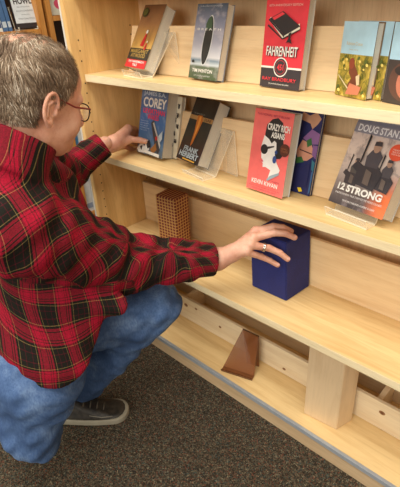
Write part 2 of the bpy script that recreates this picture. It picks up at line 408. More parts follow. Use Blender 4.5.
# --- shelf A: surfboard
def b_surf(nt, v):
    y = sepv(nt, v, 1); n_ = noise(nt, mapping(nt, v, (1.2, 2.4, 1)), 3.0, 5)
    c = ramp(nt, y, [(0, S((70, 84, 56))), (.17, S((96, 108, 84))), (.2, S((196, 204, 206))), (.26, S((120, 138, 150))), (.3, S((206, 206, 208))), (.5, S((168, 168, 182))), (.75, S((128, 132, 152))), (1, S((66, 84, 102)))])
    return mix(nt, c, S((214, 204, 206)), ramp(nt, n_, [(.5, (0, 0, 0, 1)), (.75, (.55, .55, .55, 1))]))
bk = Book('paperback_book', 'grey-blue paperback with an upright dark surfboard on its cover', -1.103, 1.097, zA, -7.4, 14.7, .141, .218, .029, art('surf_cover', b_surf), flat((120, 124, 134)))
bk.ell(.5, .52, .155, .335, flat((214, 216, 214)), -5, 40); bk.ell(.5, .52, .135, .32, flat((46, 46, 44)), -5, 40)
bk.poly([(.40, .66), (.39, .74), (.45, .81), (.53, .845), (.585, .79), (.6, .70), (.55, .64), (.47, .68)], flat((62, 86, 62)))
bk.txt('B R E A T H', (.12, .655, .9, .685), WHITE); bk.txt('TIM WINTON', (.12, .09, .82, .14), WHITE, .02)
bk.txt('AUTHOR OF CLOUDSTREET', (.2, .035, .78, .055), flat((200, 204, 196))); bk.txt('NOW A MAJOR MOTION PICTURE', (.14, .955, .86, .972), flat((196, 204, 210)))
bk.ell(.12, .235, .05, .02, flat((50, 54, 52))); bk.done()
# --- shelf A: Fahrenheit
FR = flat((226, 58, 70), .4)
bk = Book('paperback_book', 'red and charcoal paperback showing a closed black book, standing upright', -.816, 1.102, zA, -6.1, 6.5, .143, .224, .025, FR, flat((190, 184, 172)))
G = flat((58, 52, 56), .45)
bk.quad(0, 0, 1, .235, G); bk.quad(0, .228, 1, .25, WHITE)
bk.ell(.5, .245, .175, 0.112, WHITE); bk.ell(.5, .245, .155, 0.099, G); bk.ell(.5, .245, .125, 0.080, FR); bk.ell(.5, .245, .118, 0.075, G)
bk.txt('451', (.42, .21, .58, .28), FR, .03)
bk.txt('FAHRENHEIT', (.13, .365, .89, .475), INK, .02); bk.txt('FAHRENHEIT', (.115, .37, .875, .48), WHITE, .015)
bk.txt('RAY BRADBURY', (.08, .085, .92, .125), FR, .01); bk.txt('WITH AN INTRODUCTION BY NEIL GAIMAN', (.25, .04, .75, .055), WHITE)
bk.txt('60TH ANNIVERSARY EDITION', (.1, .91, .88, .935), flat((240, 190, 180)))
bk.poly([(.12, .77), (.5, .565), (.5, .60), (.16, .8)], CREAM); bk.poly([(.5, .565), (.88, .67), (.86, .73), (.5, .60)], CREAM)
bk.poly([(.13, .78), (.45, .86), (.88, .70), (.54, .60)], INK)
bk.poly([(.2, .79), (.44, .85), (.5, .83), (.26, .765)], FR); bk.poly([(.12, .765), (.13, .78), (.54, .60), (.53, .58)], INK)
bk.poly([(.5, .555), (.89, .662), (.89, .672), (.5, .57)], INK); bk.poly([(.11, .70), (.50, .555), (.50, .57), (.13, .72)], INK)
bk.poly([(.64, .62), (.7, .64), (.69, .57), (.74, .51), (.67, .53), (.6, .52), (.65, .575)], INK); bk.done()
# --- shelf A: small light-blue classics
def b_jungle(dark, mid, hi):
    def f_(nt, v):
        n1 = noise(nt, v, 7.0, 6, .7, 1.2); n2 = noise(nt, mapping(nt, v, (1, 1, 1), loc=(3, 1, 0)), 3.0, 3)
        c = ramp(nt, n1, [(.3, S(dark)), (.45, S(mid)), (.58, S(hi)), (.72, S((226, 196, 120)))])
        return mix(nt, c, S(dark), ramp(nt, n2, [(.5, (0, 0, 0, 1)), (.7, (.7, .7, .7, 1))]))
    return f_
LB = flat((172, 208, 224), .5)
JUN = art('jungle_cover', b_jungle((58, 66, 30), (140, 128, 48), (206, 176, 72)))
def classic(x, y, yaw, lean, label, jungle=True, t=.022):
    bk = Book('hardback_book', label, x, y, zA, yaw, lean, .107, .169, t, LB, flat((120, 96, 70)), 'pale blue small classics on the upper shelf')
    if jungle:
        bk.quad(0, .0, 1, .58, JUN); SK = flat((116, 62, 40)); D_ = flat((60, 44, 26))
        bk.poly([(.36, .42), (.42, .47), (.5, .46), (.62, .36), (.72, .25), (.66, .14), (.42, .1), (.36, .16), (.46, .26), (.36, .33)], SK)
        bk.ell(.42, .46, .085, .075, flat((140, 66, 42))); bk.poly([(.04, .28), (.05, .29), (.4, .13), (.6, .12), (.6, .11), (.38, .115)], flat((210, 196, 160)))
        for lx, ly, lr in ((.12, .5, .05), (.2, .42, .04), (.85, .5, .06), (.78, .44, .04), (.1, .12, .07), (.9, .1, .06), (.25, .55, .05), (.66, .54, .05)): bk.ell(lx, ly, lr, lr * .4, flat((84, 96, 40)), 35 + 300 * lr, 8); bk.ell(lx + .05, ly - .04, lr * .7, lr * .35, flat((232, 208, 110)), -30, 8)
        bk.poly([(.5, .2), (.86, .17), (.8, .06), (.4, .04)], flat((196, 120, 90))); bk.poly([(.66, .3), (.76, .34), (.8, .2), (.72, .18)], flat((212, 190, 150)))
        bk.txt('Robinson Crusoe', (.24, .7, .72, .745), flat((196, 170, 120))); bk.txt('DANIEL DEFOE', (.34, .635, .62, .652), flat((176, 160, 130)))
    else:
        bk.quad(0, 0, 1, .555, flat((66, 56, 52))); bk.ell(.5, .3, .42, .25, flat((96, 66, 54))); bk.ell(.55, .28, .26, .2, flat((188, 116, 92))); bk.ell(.5, .43, .3, .07, flat((54, 46, 44))); bk.ell(.48, .24, .06, .02, flat((60, 30, 26)))
        bk.ell(.42, .32, .035, .014, flat((40, 26, 24))); bk.ell(.6, .32, .035, .014, flat((40, 26, 24)))
    bk.done()
classic(-.577, 1.104, -19.9, 3.5, 'small pale blue classic with a crouching figure in yellow foliage, in front of its twin')
classic(-.547, 1.118, -19.9, 3.5, 'small pale blue classic mostly hidden behind the crouching-figure copy', t=.02)
classic(-.440, 1.078, -19.4, 2, 'small classic with pale blue top and dark portrait at the right frame edge', False)
# --- shelf B: Corey
def b_corey(nt, v):
    y = sepv(nt, v, 1); n_ = noise(nt, v, 5.0, 5, .6, .8)
    c = ramp(nt, y, [(0, S((90, 92, 90))), (.2, S((90, 124, 160))), (.5, S((56, 104, 166))), (.75, S((76, 104, 150))), (.92, S((92, 116, 156))), (1, S((40, 52, 80)))])
    return mix(nt, c, S((140, 168, 196)), ramp(nt, n_, [(.5, (0, 0, 0, 1)), (.75, (.6, .6, .6, 1))]))
bk = Book('paperback_book', 'thick blue science-fiction paperback held by the man\'s left hand', -1.455, 1.122, zB, -2.5, 14.4, .161, .256, .053, art('space_cover', b_corey), flat((186, 180, 168)))
bk.txt('JAMES S.A.', (.08, .88, .92, .955), flat((190, 206, 222)), .03); bk.txt('COREY', (.1, .725, .97, .87), WHITE, .03)
PK = flat((224, 52, 92)); bk.txt('LEVIATHAN', (.12, .63, .95, .705), PK, .03); bk.txt('WAKES', (.3, .545, .74, .625), PK, .03)
for i, wd_ in enumerate((.3, .34, .3, .36, .28)): bk.txt('interplanetary adventure'[:14 + i * 2], (.06, .5 - i * .035, .06 + wd_, .518 - i * .035), flat((196, 210, 226)))
for (pts, c_) in [([(.48, .5), (.58, .55), (.9, .12), (.84, .06), (.72, .14)], (66, 62, 64)), ([(.56, .5), (.6, .52), (.92, .2), (.9, .15)], (200, 196, 190)), ([(.02, .06), (.2, .2), (.3, .12), (.42, .24), (.52, .2), (.5, .08), (.3, .02), (.1, .01)], (214, 214, 210)),
                 ([(.36, .2), (.5, .24), (.56, .14), (.44, .1)], (34, 34, 38)), ([(.55, .1), (.75, .22), (.8, .12), (.66, .03)], (150, 100, 50)), ([(.14, .1), (.24, .14), (.22, .05)], (40, 40, 44)), ([(.7, .3), (.76, .33), (.8, .28), (.74, .25)], (200, 50, 40)),
                 ([(.82, .33), (.96, .42), (.97, .3), (.9, .24)], (190, 204, 214)), ([(.3, .03), (.92, .01), (.92, .06), (.34, .07)], (224, 222, 214))]:
    bk.poly(pts, flat(c_))
bk.done()
# behind: white with black paw dots
bk = Book('hardback_book', 'cream book with black blotches standing between two thick paperbacks', *put((176.5, 160), zB, -4, .15), -4, 13, .15, .236, .018, CREAM, CREAM)
for i, (x_, y_) in enumerate([(.9, .84), (.82, .62), (.93, .52), (.84, .4), (.92, .28), (.8, .2), (.6, .8), (.55, .4), (.97, .7)]):
    bk.ell(x_, y_, .038, .034, INK, 20 * i, 10)
    for a_ in (-.05, 0, .05): bk.ell(x_ + a_ * .7, y_ + .034, .014, .014, INK, 0, 8)
bk.done()
# --- Dune
def b_dune(nt, v):
    y = sepv(nt, v, 1); x = sepv(nt, v, 0); n_ = noise(nt, v, 4.0, 4)
    c = ramp(nt, y, [(0, S((34, 30, 28))), (.2, S((62, 34, 28))), (.38, S((50, 44, 36))), (.6, S((42, 48, 46))), (1, S((52, 44, 38)))])
    return mix(nt, c, S((20, 20, 20)), ramp(nt, n_, [(.45, (0, 0, 0, 1)), (.7, (.6, .6, .6, 1))]))
bk = Book('paperback_book', 'thick dark paperback with an orange flame streak, tilted back on a clear stand', -1.226, 1.129, zB + .006, -11.8, 28, .143, .236, .054, art('dune_cover', b_dune), flat((150, 150, 154)), back=BLACK)
bk.quad(.0, .655, 1, .72, flat((178, 138, 84))); bk.txt('THE 1984 CLASSIC OF', (.12, .745, .6, .765), flat((150, 150, 140)))
bk.poly([(.34, .73), (.52, .74), (.6, .66), (.56, .5), (.5, .3), (.44, .24), (.42, .3), (.4, .5), (.36, .6)], flat((196, 112, 40))); bk.poly([(.42, .72), (.5, .72), (.53, .6), (.47, .32), (.45, .5)], flat((236, 158, 66)))
bk.txt('DUNE', (.66, .665, .94, .71), flat((90, 60, 36)), .02)
bk.txt('FRANK', (.22, .155, .86, .235), flat((176, 190, 196)), .03); bk.txt('HERBERT', (.1, .06, .93, .145), flat((176, 190, 196)), .03); bk.quad(.3, .02, .85, .04, flat((212, 160, 60))); bk.done()
# --- Crazy Rich Asians
CO = flat((238, 112, 106), .4)
bk = Book('paperback_book', 'coral pink paperback with a white profile in sunglasses', -.860, 1.096, zB, -4.1, 10, .149, .254, .037, CO, flat((186, 186, 184)))
HB = flat((44, 40, 38)); SKN = flat((236, 232, 224))
bk.poly([(.34, .72), (.36, .83), (.48, .9), (.62, .925), (.75, .88), (.8, .8), (.84, .74), (.82, .68), (.86, .6), (.88, .52), (.8, .46), (.66, .45), (.54, .5), (.44, .58), (.36, .64)], HB)
bk.poly([(.33, .70), (.46, .665), (.54, .62), (.60, .66), (.66, .64), (.68, .56), (.66, .5), (.74, .40), (.84, .33), (.82, .29), (.62, .23), (.56, .19), (.60, .30), (.46, .325), (.385, .315), (.38, .36), (.34, .38), (.36, .405), (.32, .42), (.30, .49), (.28, .56)], SKN)
bk.ell(.37, .535, .095, .06, HB, 0); bk.poly([(.42, .57), (.62, .60), (.62, .585), (.44, .54)], HB)
bk.poly([(.33, .385), (.38, .375), (.39, .39), (.36, .402)], flat((214, 60, 90)))
bk.ell(.69, .53, .035, .024, flat((46, 70, 128))); bk.ell(.675, .44, .05, .045, flat((56, 80, 140))); bk.poly([(.54, .18), (.62, .235), (.84, .3), (.84, .27), (.66, .2), (.56, .16)], flat((150, 168, 176)))
bk.ell(.9, .575, .12, .075, flat((92, 48, 34))); bk.txt('NOW A MAJOR\nMOTION PICTURE', (.82, .55, .98, .6), flat((170, 110, 70)))
bk.txt('CRAZY RICH', (.4, .775, .96, .855), WHITE, .03); bk.txt('ASIANS', (.52, .69, .86, .76), WHITE, .03)
bk.txt('NATIONAL BESTSELLER', (.1, .93, .92, .955), flat((170, 60, 90))); bk.txt('A NOVEL', (.7, .165, .9, .185), flat((150, 50, 70)))
bk.txt('KEVIN KWAN', (.16, .1, .86, .155), WHITE, .02); bk.txt('Author of the sequels set among the', (.1, .055, .94, .075), flat((150, 50, 70))); bk.txt('richest families on the island', (.2, .03, .84, .048), flat((150, 50, 70))); bk.done()
# behind it: colourful cover
bk = Book('hardback_book', 'dark navy book with purple and green painted shapes, peeking out behind the coral paperback', *put((309.3, 197), zB, -4, .152), -4, 10, .152, .252, .012, flat((40, 44, 92), .4), flat((30, 32, 66)))
for pts, c_ in [([(.4, .9), (.55, .98), (.7, .95), (.85, 1.0), (.97, .93), (.9, .86), (.8, .8), (.74, .86), (.6, .88)], (198, 150, 120)), ([(.5, .5), (.62, .66), (.85, .62), (.95, .5), (.8, .42), (.6, .4)], (206, 146, 120)),
                ([(.62, .68), (.8, .8), (1, .76), (1, .64), (.82, .62)], (140, 98, 150)), ([(.88, .62), (1, .62), (1, .46), (.9, .5)], (128, 88, 140)), ([(.72, .66), (.82, .7), (.86, .62), (.76, .58)], (60, 110, 60)), ([(.5, .42), (.66, .46), (.74, .4), (.56, .36)], (60, 110, 60)),
                ([(.92, .45), (1, .42), (1, .3), (.94, .33)], (50, 110, 130)), ([(.62, .13), (.7, .15), (.82, .04), (.74, .02)], (226, 196, 40)), ([(.96, .3), (1, .32), (1, .05), (.96, .02)], (60, 96, 140)), ([(.5, .34), (.7, .34), (.9, .4), (.9, .1), (.55, .05)], (34, 36, 84))]:
    bk.poly(pts, flat(c_))
bk.poly([(.6, .545), (.9, .52), (.9, .51), (.6, .535)], INK); bk.done()
# --- 12 Strong
def b_strong(nt, v):
    y = sepv(nt, v, 1); x = sepv(nt, v, 0); n_ = noise(nt, v, 5.5, 6, .65, .6)
    c = ramp(nt, y, [(0, S((66, 60, 62))), (.15, S((110, 98, 94))), (.35, S((196, 178, 168))), (.6, S((222, 202, 188))), (.8, S((204, 190, 186))), (1, S((196, 198, 210)))])
    c = mix(nt, c, S((132, 120, 120)), ramp(nt, n_, [(.48, (0, 0, 0, 1)), (.62, (.7, .7, .7, 1))]))
    mm = N(nt, 'ShaderNodeVectorMath', operation='DISTANCE'); nt.links.new(v, mm.inputs[0]); mm.inputs[1].default_value = (.95, .12, 0)
    return mix(nt, c, S((232, 120, 70)), ramp(nt, mm.outputs['Value'], [(.08, (1, 1, 1, 1)), (.34, (0, 0, 0, 1))]))
bk = Book('paperback_book', 'grey war paperback with soldiers on horseback, on a clear easel stand', -.568, 1.108, zB + .006, -9.7, 25, .175, .262, .058, art('soldier_cover', b_strong), flat((176, 174, 168)), back=flat((180, 174, 164)))
bk.quad(0, .88, 1, 1, flat((120, 124, 144))); bk.txt('NEW YORK TIMES BESTSELLER FROM THE', (.2, .955, .97, .975), flat((190, 194, 204))); bk.txt('AUTHOR OF IN HARM\'S WAY', (.3, .915, .9, .935), flat((190, 194, 204)))
bk.quad(0, .78, 1, .88, flat((134, 134, 148))); bk.txt('DOUG STANTON', (.06, .795, 1.0, .87), flat((226, 228, 234)), .025)
def rider(cx, cy, s_, c1, c2):
    D1, D2 = flat(c1), flat(c2)
    bk.poly([(cx - .14 * s_, cy - .16 * s_), (cx + .14 * s_, cy - .18 * s_), (cx + .18 * s_, cy - .03 * s_), (cx + .1 * s_, cy + .02 * s_), (cx - .1 * s_, cy + .0 * s_), (cx - .2 * s_, cy + .03 * s_), (cx - .24 * s_, cy - .03 * s_), (cx - .16 * s_, cy - .06 * s_)], D1)
    bk.poly([(cx - .08 * s_, cy), (cx + .09 * s_, cy), (cx + .11 * s_, cy + .1 * s_), (cx + .04 * s_, cy + .15 * s_), (cx - .05 * s_, cy + .14 * s_), (cx - .1 * s_, cy + .08 * s_)], D2)
    bk.ell(cx + .0 * s_, cy + .17 * s_, .05 * s_, .05 * s_, flat((170, 136, 116))); bk.poly([(cx - .05 * s_, cy + .175 * s_), (cx - .045 * s_, cy + .21 * s_), (cx + .04 * s_, cy + .215 * s_), (cx + .055 * s_, cy + .18 * s_)], D1)
    bk.poly([(cx - .16 * s_, cy + .02 * s_), (cx - .14 * s_, cy + .02 * s_), (cx - .12 * s_, cy + .24 * s_), (cx - .15 * s_, cy + .26 * s_)], flat((40, 38, 42)))
    bk.poly([(cx - .04 * s_, cy - .02 * s_), (cx + .05 * s_, cy - .04 * s_), (cx + .06 * s_, cy - .15 * s_), (cx - .03 * s_, cy - .14 * s_)], flat((110, 96, 88)))
rider(.26, .36, .75, (70, 62, 64), (92, 84, 80)); rider(.8, .4, .85, (62, 56, 60), (80, 74, 78)); rider(.52, .46, 1.25, (60, 54, 58), (76, 70, 76))
bk.ell(.85, .66, .125, .083, flat((222, 84, 52))); bk.txt('THE UNTOLD\nTRUE STORY\nNOW A FILM', (.77, .63, .93, .69), flat((240, 220, 210)))
bk.txt('12', (.11, .16, .235, .235), WHITE, .04); bk.txt('STRONG', (.27, .155, .9, .232), WHITE, .04)
bk.txt('THE DECLASSIFIED TRUE STORY OF THE HORSE SOLDIERS', (.1, .115, .94, .135), flat((220, 214, 208))); bk.txt('PREVIOUSLY PUBLISHED AS HORSE SOLDIERS', (.28, .05, .86, .068), flat((220, 214, 208))); bk.done()

# ------------------------------------------------------------------ acrylic easel stands
def plate(mb, a, b_, c, d, n, t, mat, edge=None):
    """thin sheet a-b-c-d with offset n*t; edges may have their own material"""
    a, b_, c, d = [np.array(q_, float) for q_ in (a, b_, c, d)]; o = np.array(n) * t
    mb.add([a, b_, c, d], [(0, 1, 2, 3)], mat); mb.add([a + o, b_ + o, c + o, d + o], [(3, 2, 1, 0)], mat)
    for p, q_ in ((a, b_), (b_, c), (c, d), (d, a)): mb.add([p, q_, q_ + o, p + o], [(0, 1, 2, 3)], edge or mat)
def easel(name, label, base, yaw, w, lip, slope_h, lean, back, mat, edge, lift=.001, lipback=.0, t=.003, zl=None, taper=0.0):
    """base: left end of the fold under the book; lip sheet runs forward and up, rest sheet leans back, back leg drops to the shelf"""
    yaw = math.radians(yaw); u = np.array([math.cos(yaw), math.sin(yaw), 0]); n = np.array([-math.sin(yaw), math.cos(yaw), 0]); z = np.array([0, 0, 1.])
    root = thing(name, label, 'book stand', np.array(base) + u * w / 2)
    o = np.array(base, float) + z * lift; ln = math.radians(lean)
    v = z * math.cos(ln) + n * math.sin(ln)
    top = o + v * slope_h
    fl_ = o - n * lip[0] + z * 0.0; ft = fl_ + z * lip[1]
    tp = u * w * taper
    m1 = MB(); plate(m1, o, o + u * w, fl_ + u * w, fl_, z, t, mat, edge); m1.build('base_plate', root)
    m1 = MB(); plate(m1, fl_ + z * t, fl_ + u * w + z * t, ft + u * w, ft, n, t, mat, edge); m1.build('front_lip', root)
    m1 = MB(); plate(m1, o + z * t, o + u * w + z * t, top + u * w - tp, top + tp, nrm(np.cross(v, u)) if np.cross(v, u)[1] > 0 else -nrm(np.cross(v, u)), t, mat, edge); m1.build('back_rest', root)
    bl = top + n * back; bl[2] = base[2] + .001
    m1 = MB(); plate(m1, top + tp + n * .004, top + u * w - tp + n * .004, bl + u * w - tp, bl + tp, n, t, mat, edge); m1.build('back_leg', root)
    return root
def easel2(label, fold, apex, foot, z, w, yaw, lipd, liph, t=.004):
    """fold: lower right corner of the rest sheet; apex: its upper right corner; foot: back leg's lower right corner"""
    yaw = math.radians(yaw); u = np.array([math.cos(yaw), math.sin(yaw), 0]); n = np.array([-math.sin(yaw), math.cos(yaw), 0]); zt = np.array([0, 0, 1.])
    f_ = np.array([fold[0], fold[1], z + .001]); g_ = np.array([foot[0], foot[1], z + .001]); a_ = np.array(apex)
    root = thing('book_stand', label, 'book stand', (f_[0] - u[0] * w / 2, f_[1], z))
    m1 = MB(); plate(m1, f_ - u * w, f_, f_ - n * lipd, f_ - n * lipd - u * w, zt, t, ACRYL, ACRYL_E); m1.build('base_plate', root)
    l0 = f_ - n * lipd
    m1 = MB(); plate(m1, l0 + zt * t - u * w, l0 + zt * t, l0 + zt * liph - n * liph * .35, l0 + zt * liph - n * liph * .35 - u * w, n, t, ACRYL, ACRYL_E); m1.build('front_lip', root)
    m1 = MB(); plate(m1, f_ + zt * t - u * w, f_ + zt * t, a_, a_ - u * w, n, t, ACRYL, ACRYL_E); m1.build('back_rest', root)
    m1 = MB(); plate(m1, a_ + n * .0035 - u * w, a_ + n * .0035, g_, g_ - u * w, n, t, ACRYL, ACRYL_E); m1.build('back_leg', root)
    print('stand', f_, a_, g_)
f_ = at_z(153, 78, zA); easel2('clear acrylic easel stand under the brown and gold paperback on the upper shelf', f_, at_y(173.5, 32, f_[1] + .075), at_z(181, 76, zA), zA, .13, -10.7, .045, .022)
f_ = at_z(215.5, 178, zB); easel2('clear acrylic easel stand under the thick dark flame-streaked paperback', f_, at_y(233, 131.5, f_[1] + .085), at_z(237, 177, zB), zB, .13, -11.8, .055, .012)
f_ = at_z(375, 226, zB); easel2('clear acrylic easel stand with a deep front lip, holding the grey war paperback', f_, f_ + (0, .075, .14), f_ + (0, .105, 0), zB, .135, -9.7, .04, .028)
# smoked stand on the bottom shelf, empty
hb = at_z(221, 371, zD); hc = at_z(252, 381, zD)
yy = math.degrees(math.atan2(hc[1] - hb[1], hc[0] - hb[0]))
uu = nrm(hc - hb); nn = np.array([-uu[1], uu[0], 0])
root = thing('book_stand', 'empty brown smoked acrylic easel stand on the lowest shelf', 'book stand', (hb + hc) / 2)
LW = np.linalg.norm(hc - hb)
zt = np.array([0, 0, 1.])
A0 = hb + zt * .001; A1 = hc + zt * .001
T0 = at_y(242.5, 329.5, 1.105); T1 = at_y(258.5, 337, 1.10)
F0 = A0 + nn * .022 ; F1 = A1 + nn * .022
m1 = MB(); plate(m1, A0, A1, F1, F0, zt, .003, SMOKE, SMOKE_E); m1.build('base_plate', root)
m1 = MB(); plate(m1, A0 + zt * .003, A1 + zt * .003, A1 + zt * .012 - nn * .003, A0 + zt * .012 - nn * .003, nn, .003, SMOKE, SMOKE_E); m1.build('front_lip', root)
m1 = MB(); plate(m1, F0 + zt * .003, F1 + zt * .003, T1, T0, nn, .003, SMOKE, SMOKE_E); m1.build('back_rest', root)
B0 = at_z(247, 363, zD) + zt * .001; B1 = at_z(259, 367, zD) + zt * .001
m1 = MB(); plate(m1, T0 + nn * .004, T1 + nn * .004, B1, B0, nn, .003, SMOKE, SMOKE_E); m1.build('back_leg', root)

# ------------------------------------------------------------------ oak bookcase in the background, to the left
XL = -2.3
oak = thing('oak_bookcase', 'orange oak bookcase in the background beyond the maple end panel', 'bookcase', (XL - .15, 1.2, FLOOR))
MB().box((XL - .3, .55, FLOOR), (XL - .29, 2.1, .5), flat((60, 40, 26)), 0).build('back_panel', oak)
OY = [(.55, .575), (1.262, 1.292), (1.312, 1.338), (2.08, 2.105)]
for a_, b_ in OY: MB().box((XL - .29, a_, FLOOR), (XL, b_, .5), OAK, .001).build('upright', oak)
s1 = [-.104, -.52, -.93, .3]; s2 = [-.05, -.42, -.79, -1.16, .3]
for z_ in s1: MB().box((XL - .289, OY[0][1] + .001, z_ - .024), (XL - .003, OY[1][0] - .001, z_), OAK, .001).build('shelf', oak)
for z_ in s2: MB().box((XL - .289, OY[2][1] + .001, z_ - .024), (XL - .003, OY[3][0] - .001, z_), OAK, .001).build('shelf', oak)
# HOWL, faces +x; u runs along +y
class FaceBook(Book):
    def __init__(s, name, label, x, y, z, w, h, t, cover, spine, lean=8, back=None, group=None):
        ln = math.radians(lean)
        s.u = np.array([0, 1., 0]); s.v = np.array([-math.sin(ln), 0, math.cos(ln)]); s.n = np.array([-math.cos(ln), 0, -math.sin(ln)])
        s.o = np.array([x, y, z + math.sin(ln) * t]); s.w, s.h, s.t = w, h, t
        s.root = thing(name, label, 'book', (x - t / 2, y + w / 2, z), group); s.mb = MB(); s.lay = 1; c = .0012
        o, u, v, n = s.o, s.u, s.v, s.n
        s.mb.obox(o, u * w, n * c, v * h, spine); s.mb.obox(o + n * c, u * c * 1.5, n * (t - 2 * c), v * h, spine); s.mb.obox(o + n * (t - c), u * w, n * c, v * h, spine)
        s.quad(0, 0, 1, 1, cover); pg = MB(); pg.obox(o + u * .002 + n * .0014 + v * .003, u * (w - .005), n * (t - .0028), v * (h - .006), PAGE); s.pg = pg
bk = FaceBook('paperback_book', 'black and white paperback facing out on the oak bookcase, topmost at left', XL - .03, 1.15, -.098, .14, .19, .012, INK, INK)
bk.quad(.03, .12, .87, .97, flat((214, 220, 222))); bk.txt('HOWL', (.12, .56, .8, .70), INK, .035)
for i, (t_, a_, b_) in enumerate((('AND OTHER POEMS', .2, .68), ('ALLEN GINSBERG', .14, .76), ('Introduction by', .3, .6), ('William Carlos Williams', .14, .78))): bk.txt(t_, (a_, .48 - i * .09, b_, .515 - i * .09), flat((120, 126, 130)))
bk.done()
root = thing('book_stand', 'small pale wire stand under the black and white paperback on the oak bookcase', 'book stand', (XL - .03, 1.2, -.104))
wm = MB()
for yy_ in (1.15, 1.25): wm.tube([(XL - .01, yy_, -.09), (XL - .008, yy_, -.1025), (XL - .05, yy_, -.1025), (XL - .075, yy_, .0)], .0022, CREAM, 6)
wm.tube([(XL - .05, 1.15, -.1025), (XL - .05, 1.25, -.1025)], .0022, CREAM, 6); wm.build('wire_frame', root)
def spine_book(label, y, z, t, h, d, col, col2, tilt=0, group='spines on the oak bookcase', x=XL - .02):
    root = thing('book', label, 'book', (x - d / 2, y, z), group)
    tl = math.radians(tilt); u = np.array([0, math.cos(tl), -math.sin(tl)]); v = np.array([0, math.sin(tl), math.cos(tl)]); o = np.array([x, y, z + max(0, math.sin(tl)) * t + .0005])
    mb = MB(); mb.obox(o, u * .0015, np.array([-d, 0, 0]), v * h, col); mb.obox(o + u * (t - .0015), u * .0015, np.array([-d, 0, 0]), v * h, col); mb.obox(o + u * .0015, u * (t - .003), np.array([-.0015, 0, 0]), v * h, col)
    mb.obox(o + u * .002 + v * h * .7 + np.array([.0004, 0, 0]), u * (t - .004), np.array([-.0004, 0, 0]), v * h * .18, col2)
    mb.obox(o + u * .002 + v * h * .08 + np.array([.0004, 0, 0]), u * (t - .004), np.array([-.0004, 0, 0]), v * h * .12, col2); mb.build('cover', root)
    MB().obox(o + u * .0016 + v * .003 + np.array([-.002, 0, 0]), u * (t - .0032), np.array([-d + .005, 0, 0]), v * (h - .006), PAGE).build('page_block', root)
cols = [((92, 130, 70), (220, 220, 200), 'green'), ((210, 212, 206), (60, 80, 120), 'white'), ((70, 104, 146), (190, 200, 206), 'blue'), ((58, 70, 90), (180, 180, 170), 'slate'), ((150, 168, 92), (240, 230, 200), 'olive')]
ypos = 0.93
for i, ci in enumerate((3, 4, 1, 0, 1, 2, 2)):
    c0, c1_, nm = cols[ci]; t_ = (.03, .03, .02, .035, .014, .024, .018)[i]
    lab = ['slate spine furthest left on the oak shelf', 'olive spine on the oak shelf beside the slate one', 'white spine between the olive and green books on the oak shelf', 'green spine on the oak shelf near the frame corner', 'thin white spine between green and blue books on the oak shelf', 'blue spine beside the thin white one on the oak shelf', 'thin blue spine nearest the black and white paperback'][i]
    spine_book(lab, ypos, -.104, t_, .21, .15, flat(c0), flat(c1_), -4); ypos += t_ + .0035
# right-hand column, seen between the man and the maple panel
yc = OY[2][1] + .004
bk = FaceBook('paperback_book', 'pale paperback with a pink figure on the oak bookcase right of the uprights', XL - .035, 1.355, -.05, .14, .2, .014, flat((206, 206, 190)), CREAM); bk.ell(.4, .25, .2, .12, flat((206, 70, 100))); bk.ell(.3, .6, .25, .1, flat((120, 150, 110))); bk.ell(.6, .1, .16, .06, flat((70, 60, 50))); bk.done()
for (z_, items) in ((-.42, [((150, 190, 214), (230, 230, 226), .03, .2, 'pale blue spine on the upper oak shelf behind the man\'s face'), ((216, 214, 206), (80, 130, 180), .035, .21, 'white spine beside the pale blue one, upper oak shelf')]),
                    (-.79, [((70, 140, 196), (236, 236, 232), .026, .23, 'bright blue spine on the oak shelf just below the man\'s chin'), ((222, 222, 216), (70, 140, 196), .04, .24, 'white spine with blue patch on the oak shelf below the man\'s chin'), ((196, 120, 50), (220, 190, 120), .03, .2, 'orange spine on the oak shelf below the man\'s chin')]),
                    (-1.16, [((214, 214, 210), (150, 160, 180), .05, .28, 'tall white binder-like spine above the man\'s sleeve on the oak bookcase'), ((190, 196, 210), (90, 110, 160), .03, .27, 'grey-blue spine beside the tall white one on the oak bookcase')])):
    y_ = yc
    for c0, c1_, t_, h_, lab in items: spine_book(lab, y_, z_, t_, h_, .16, flat(c0), flat(c1_), 0); y_ += t_ + .002


# ================================================================== PEOPLE: signed-distance modelling meshed with surface nets
def sd_cone(P, a, b_, r1, r2):
    a = np.array(a, float); b_ = np.array(b_, float); ba = b_ - a; L2 = ba.dot(ba) + 1e-12
    t = np.clip(((P - a) @ ba) / L2, 0, 1); d = np.linalg.norm(P - a - t[..., None] * ba, axis=-1)
    return d - (r1 + (r2 - r1) * t)
def sd_ell(P, c, r, R=None):
    q_ = P - np.array(c, float)
    if R is not None: q_ = q_ @ R      # R columns: local axes
    r = np.array(r, float); k0 = np.linalg.norm(q_ / r, axis=-1); k1 = np.linalg.norm(q_ / (r * r), axis=-1) + 1e-9
    return k0 * (k0 - 1.0) / k1
def smin(a, b_, k_):
    h_ = np.clip(.5 + .5 * (b_ - a) / k_, 0, 1); return b_ * (1 - h_) + a * h_ - k_ * h_ * (1 - h_)
def smax(a, b_, k_): return -smin(-a, -b_, k_)
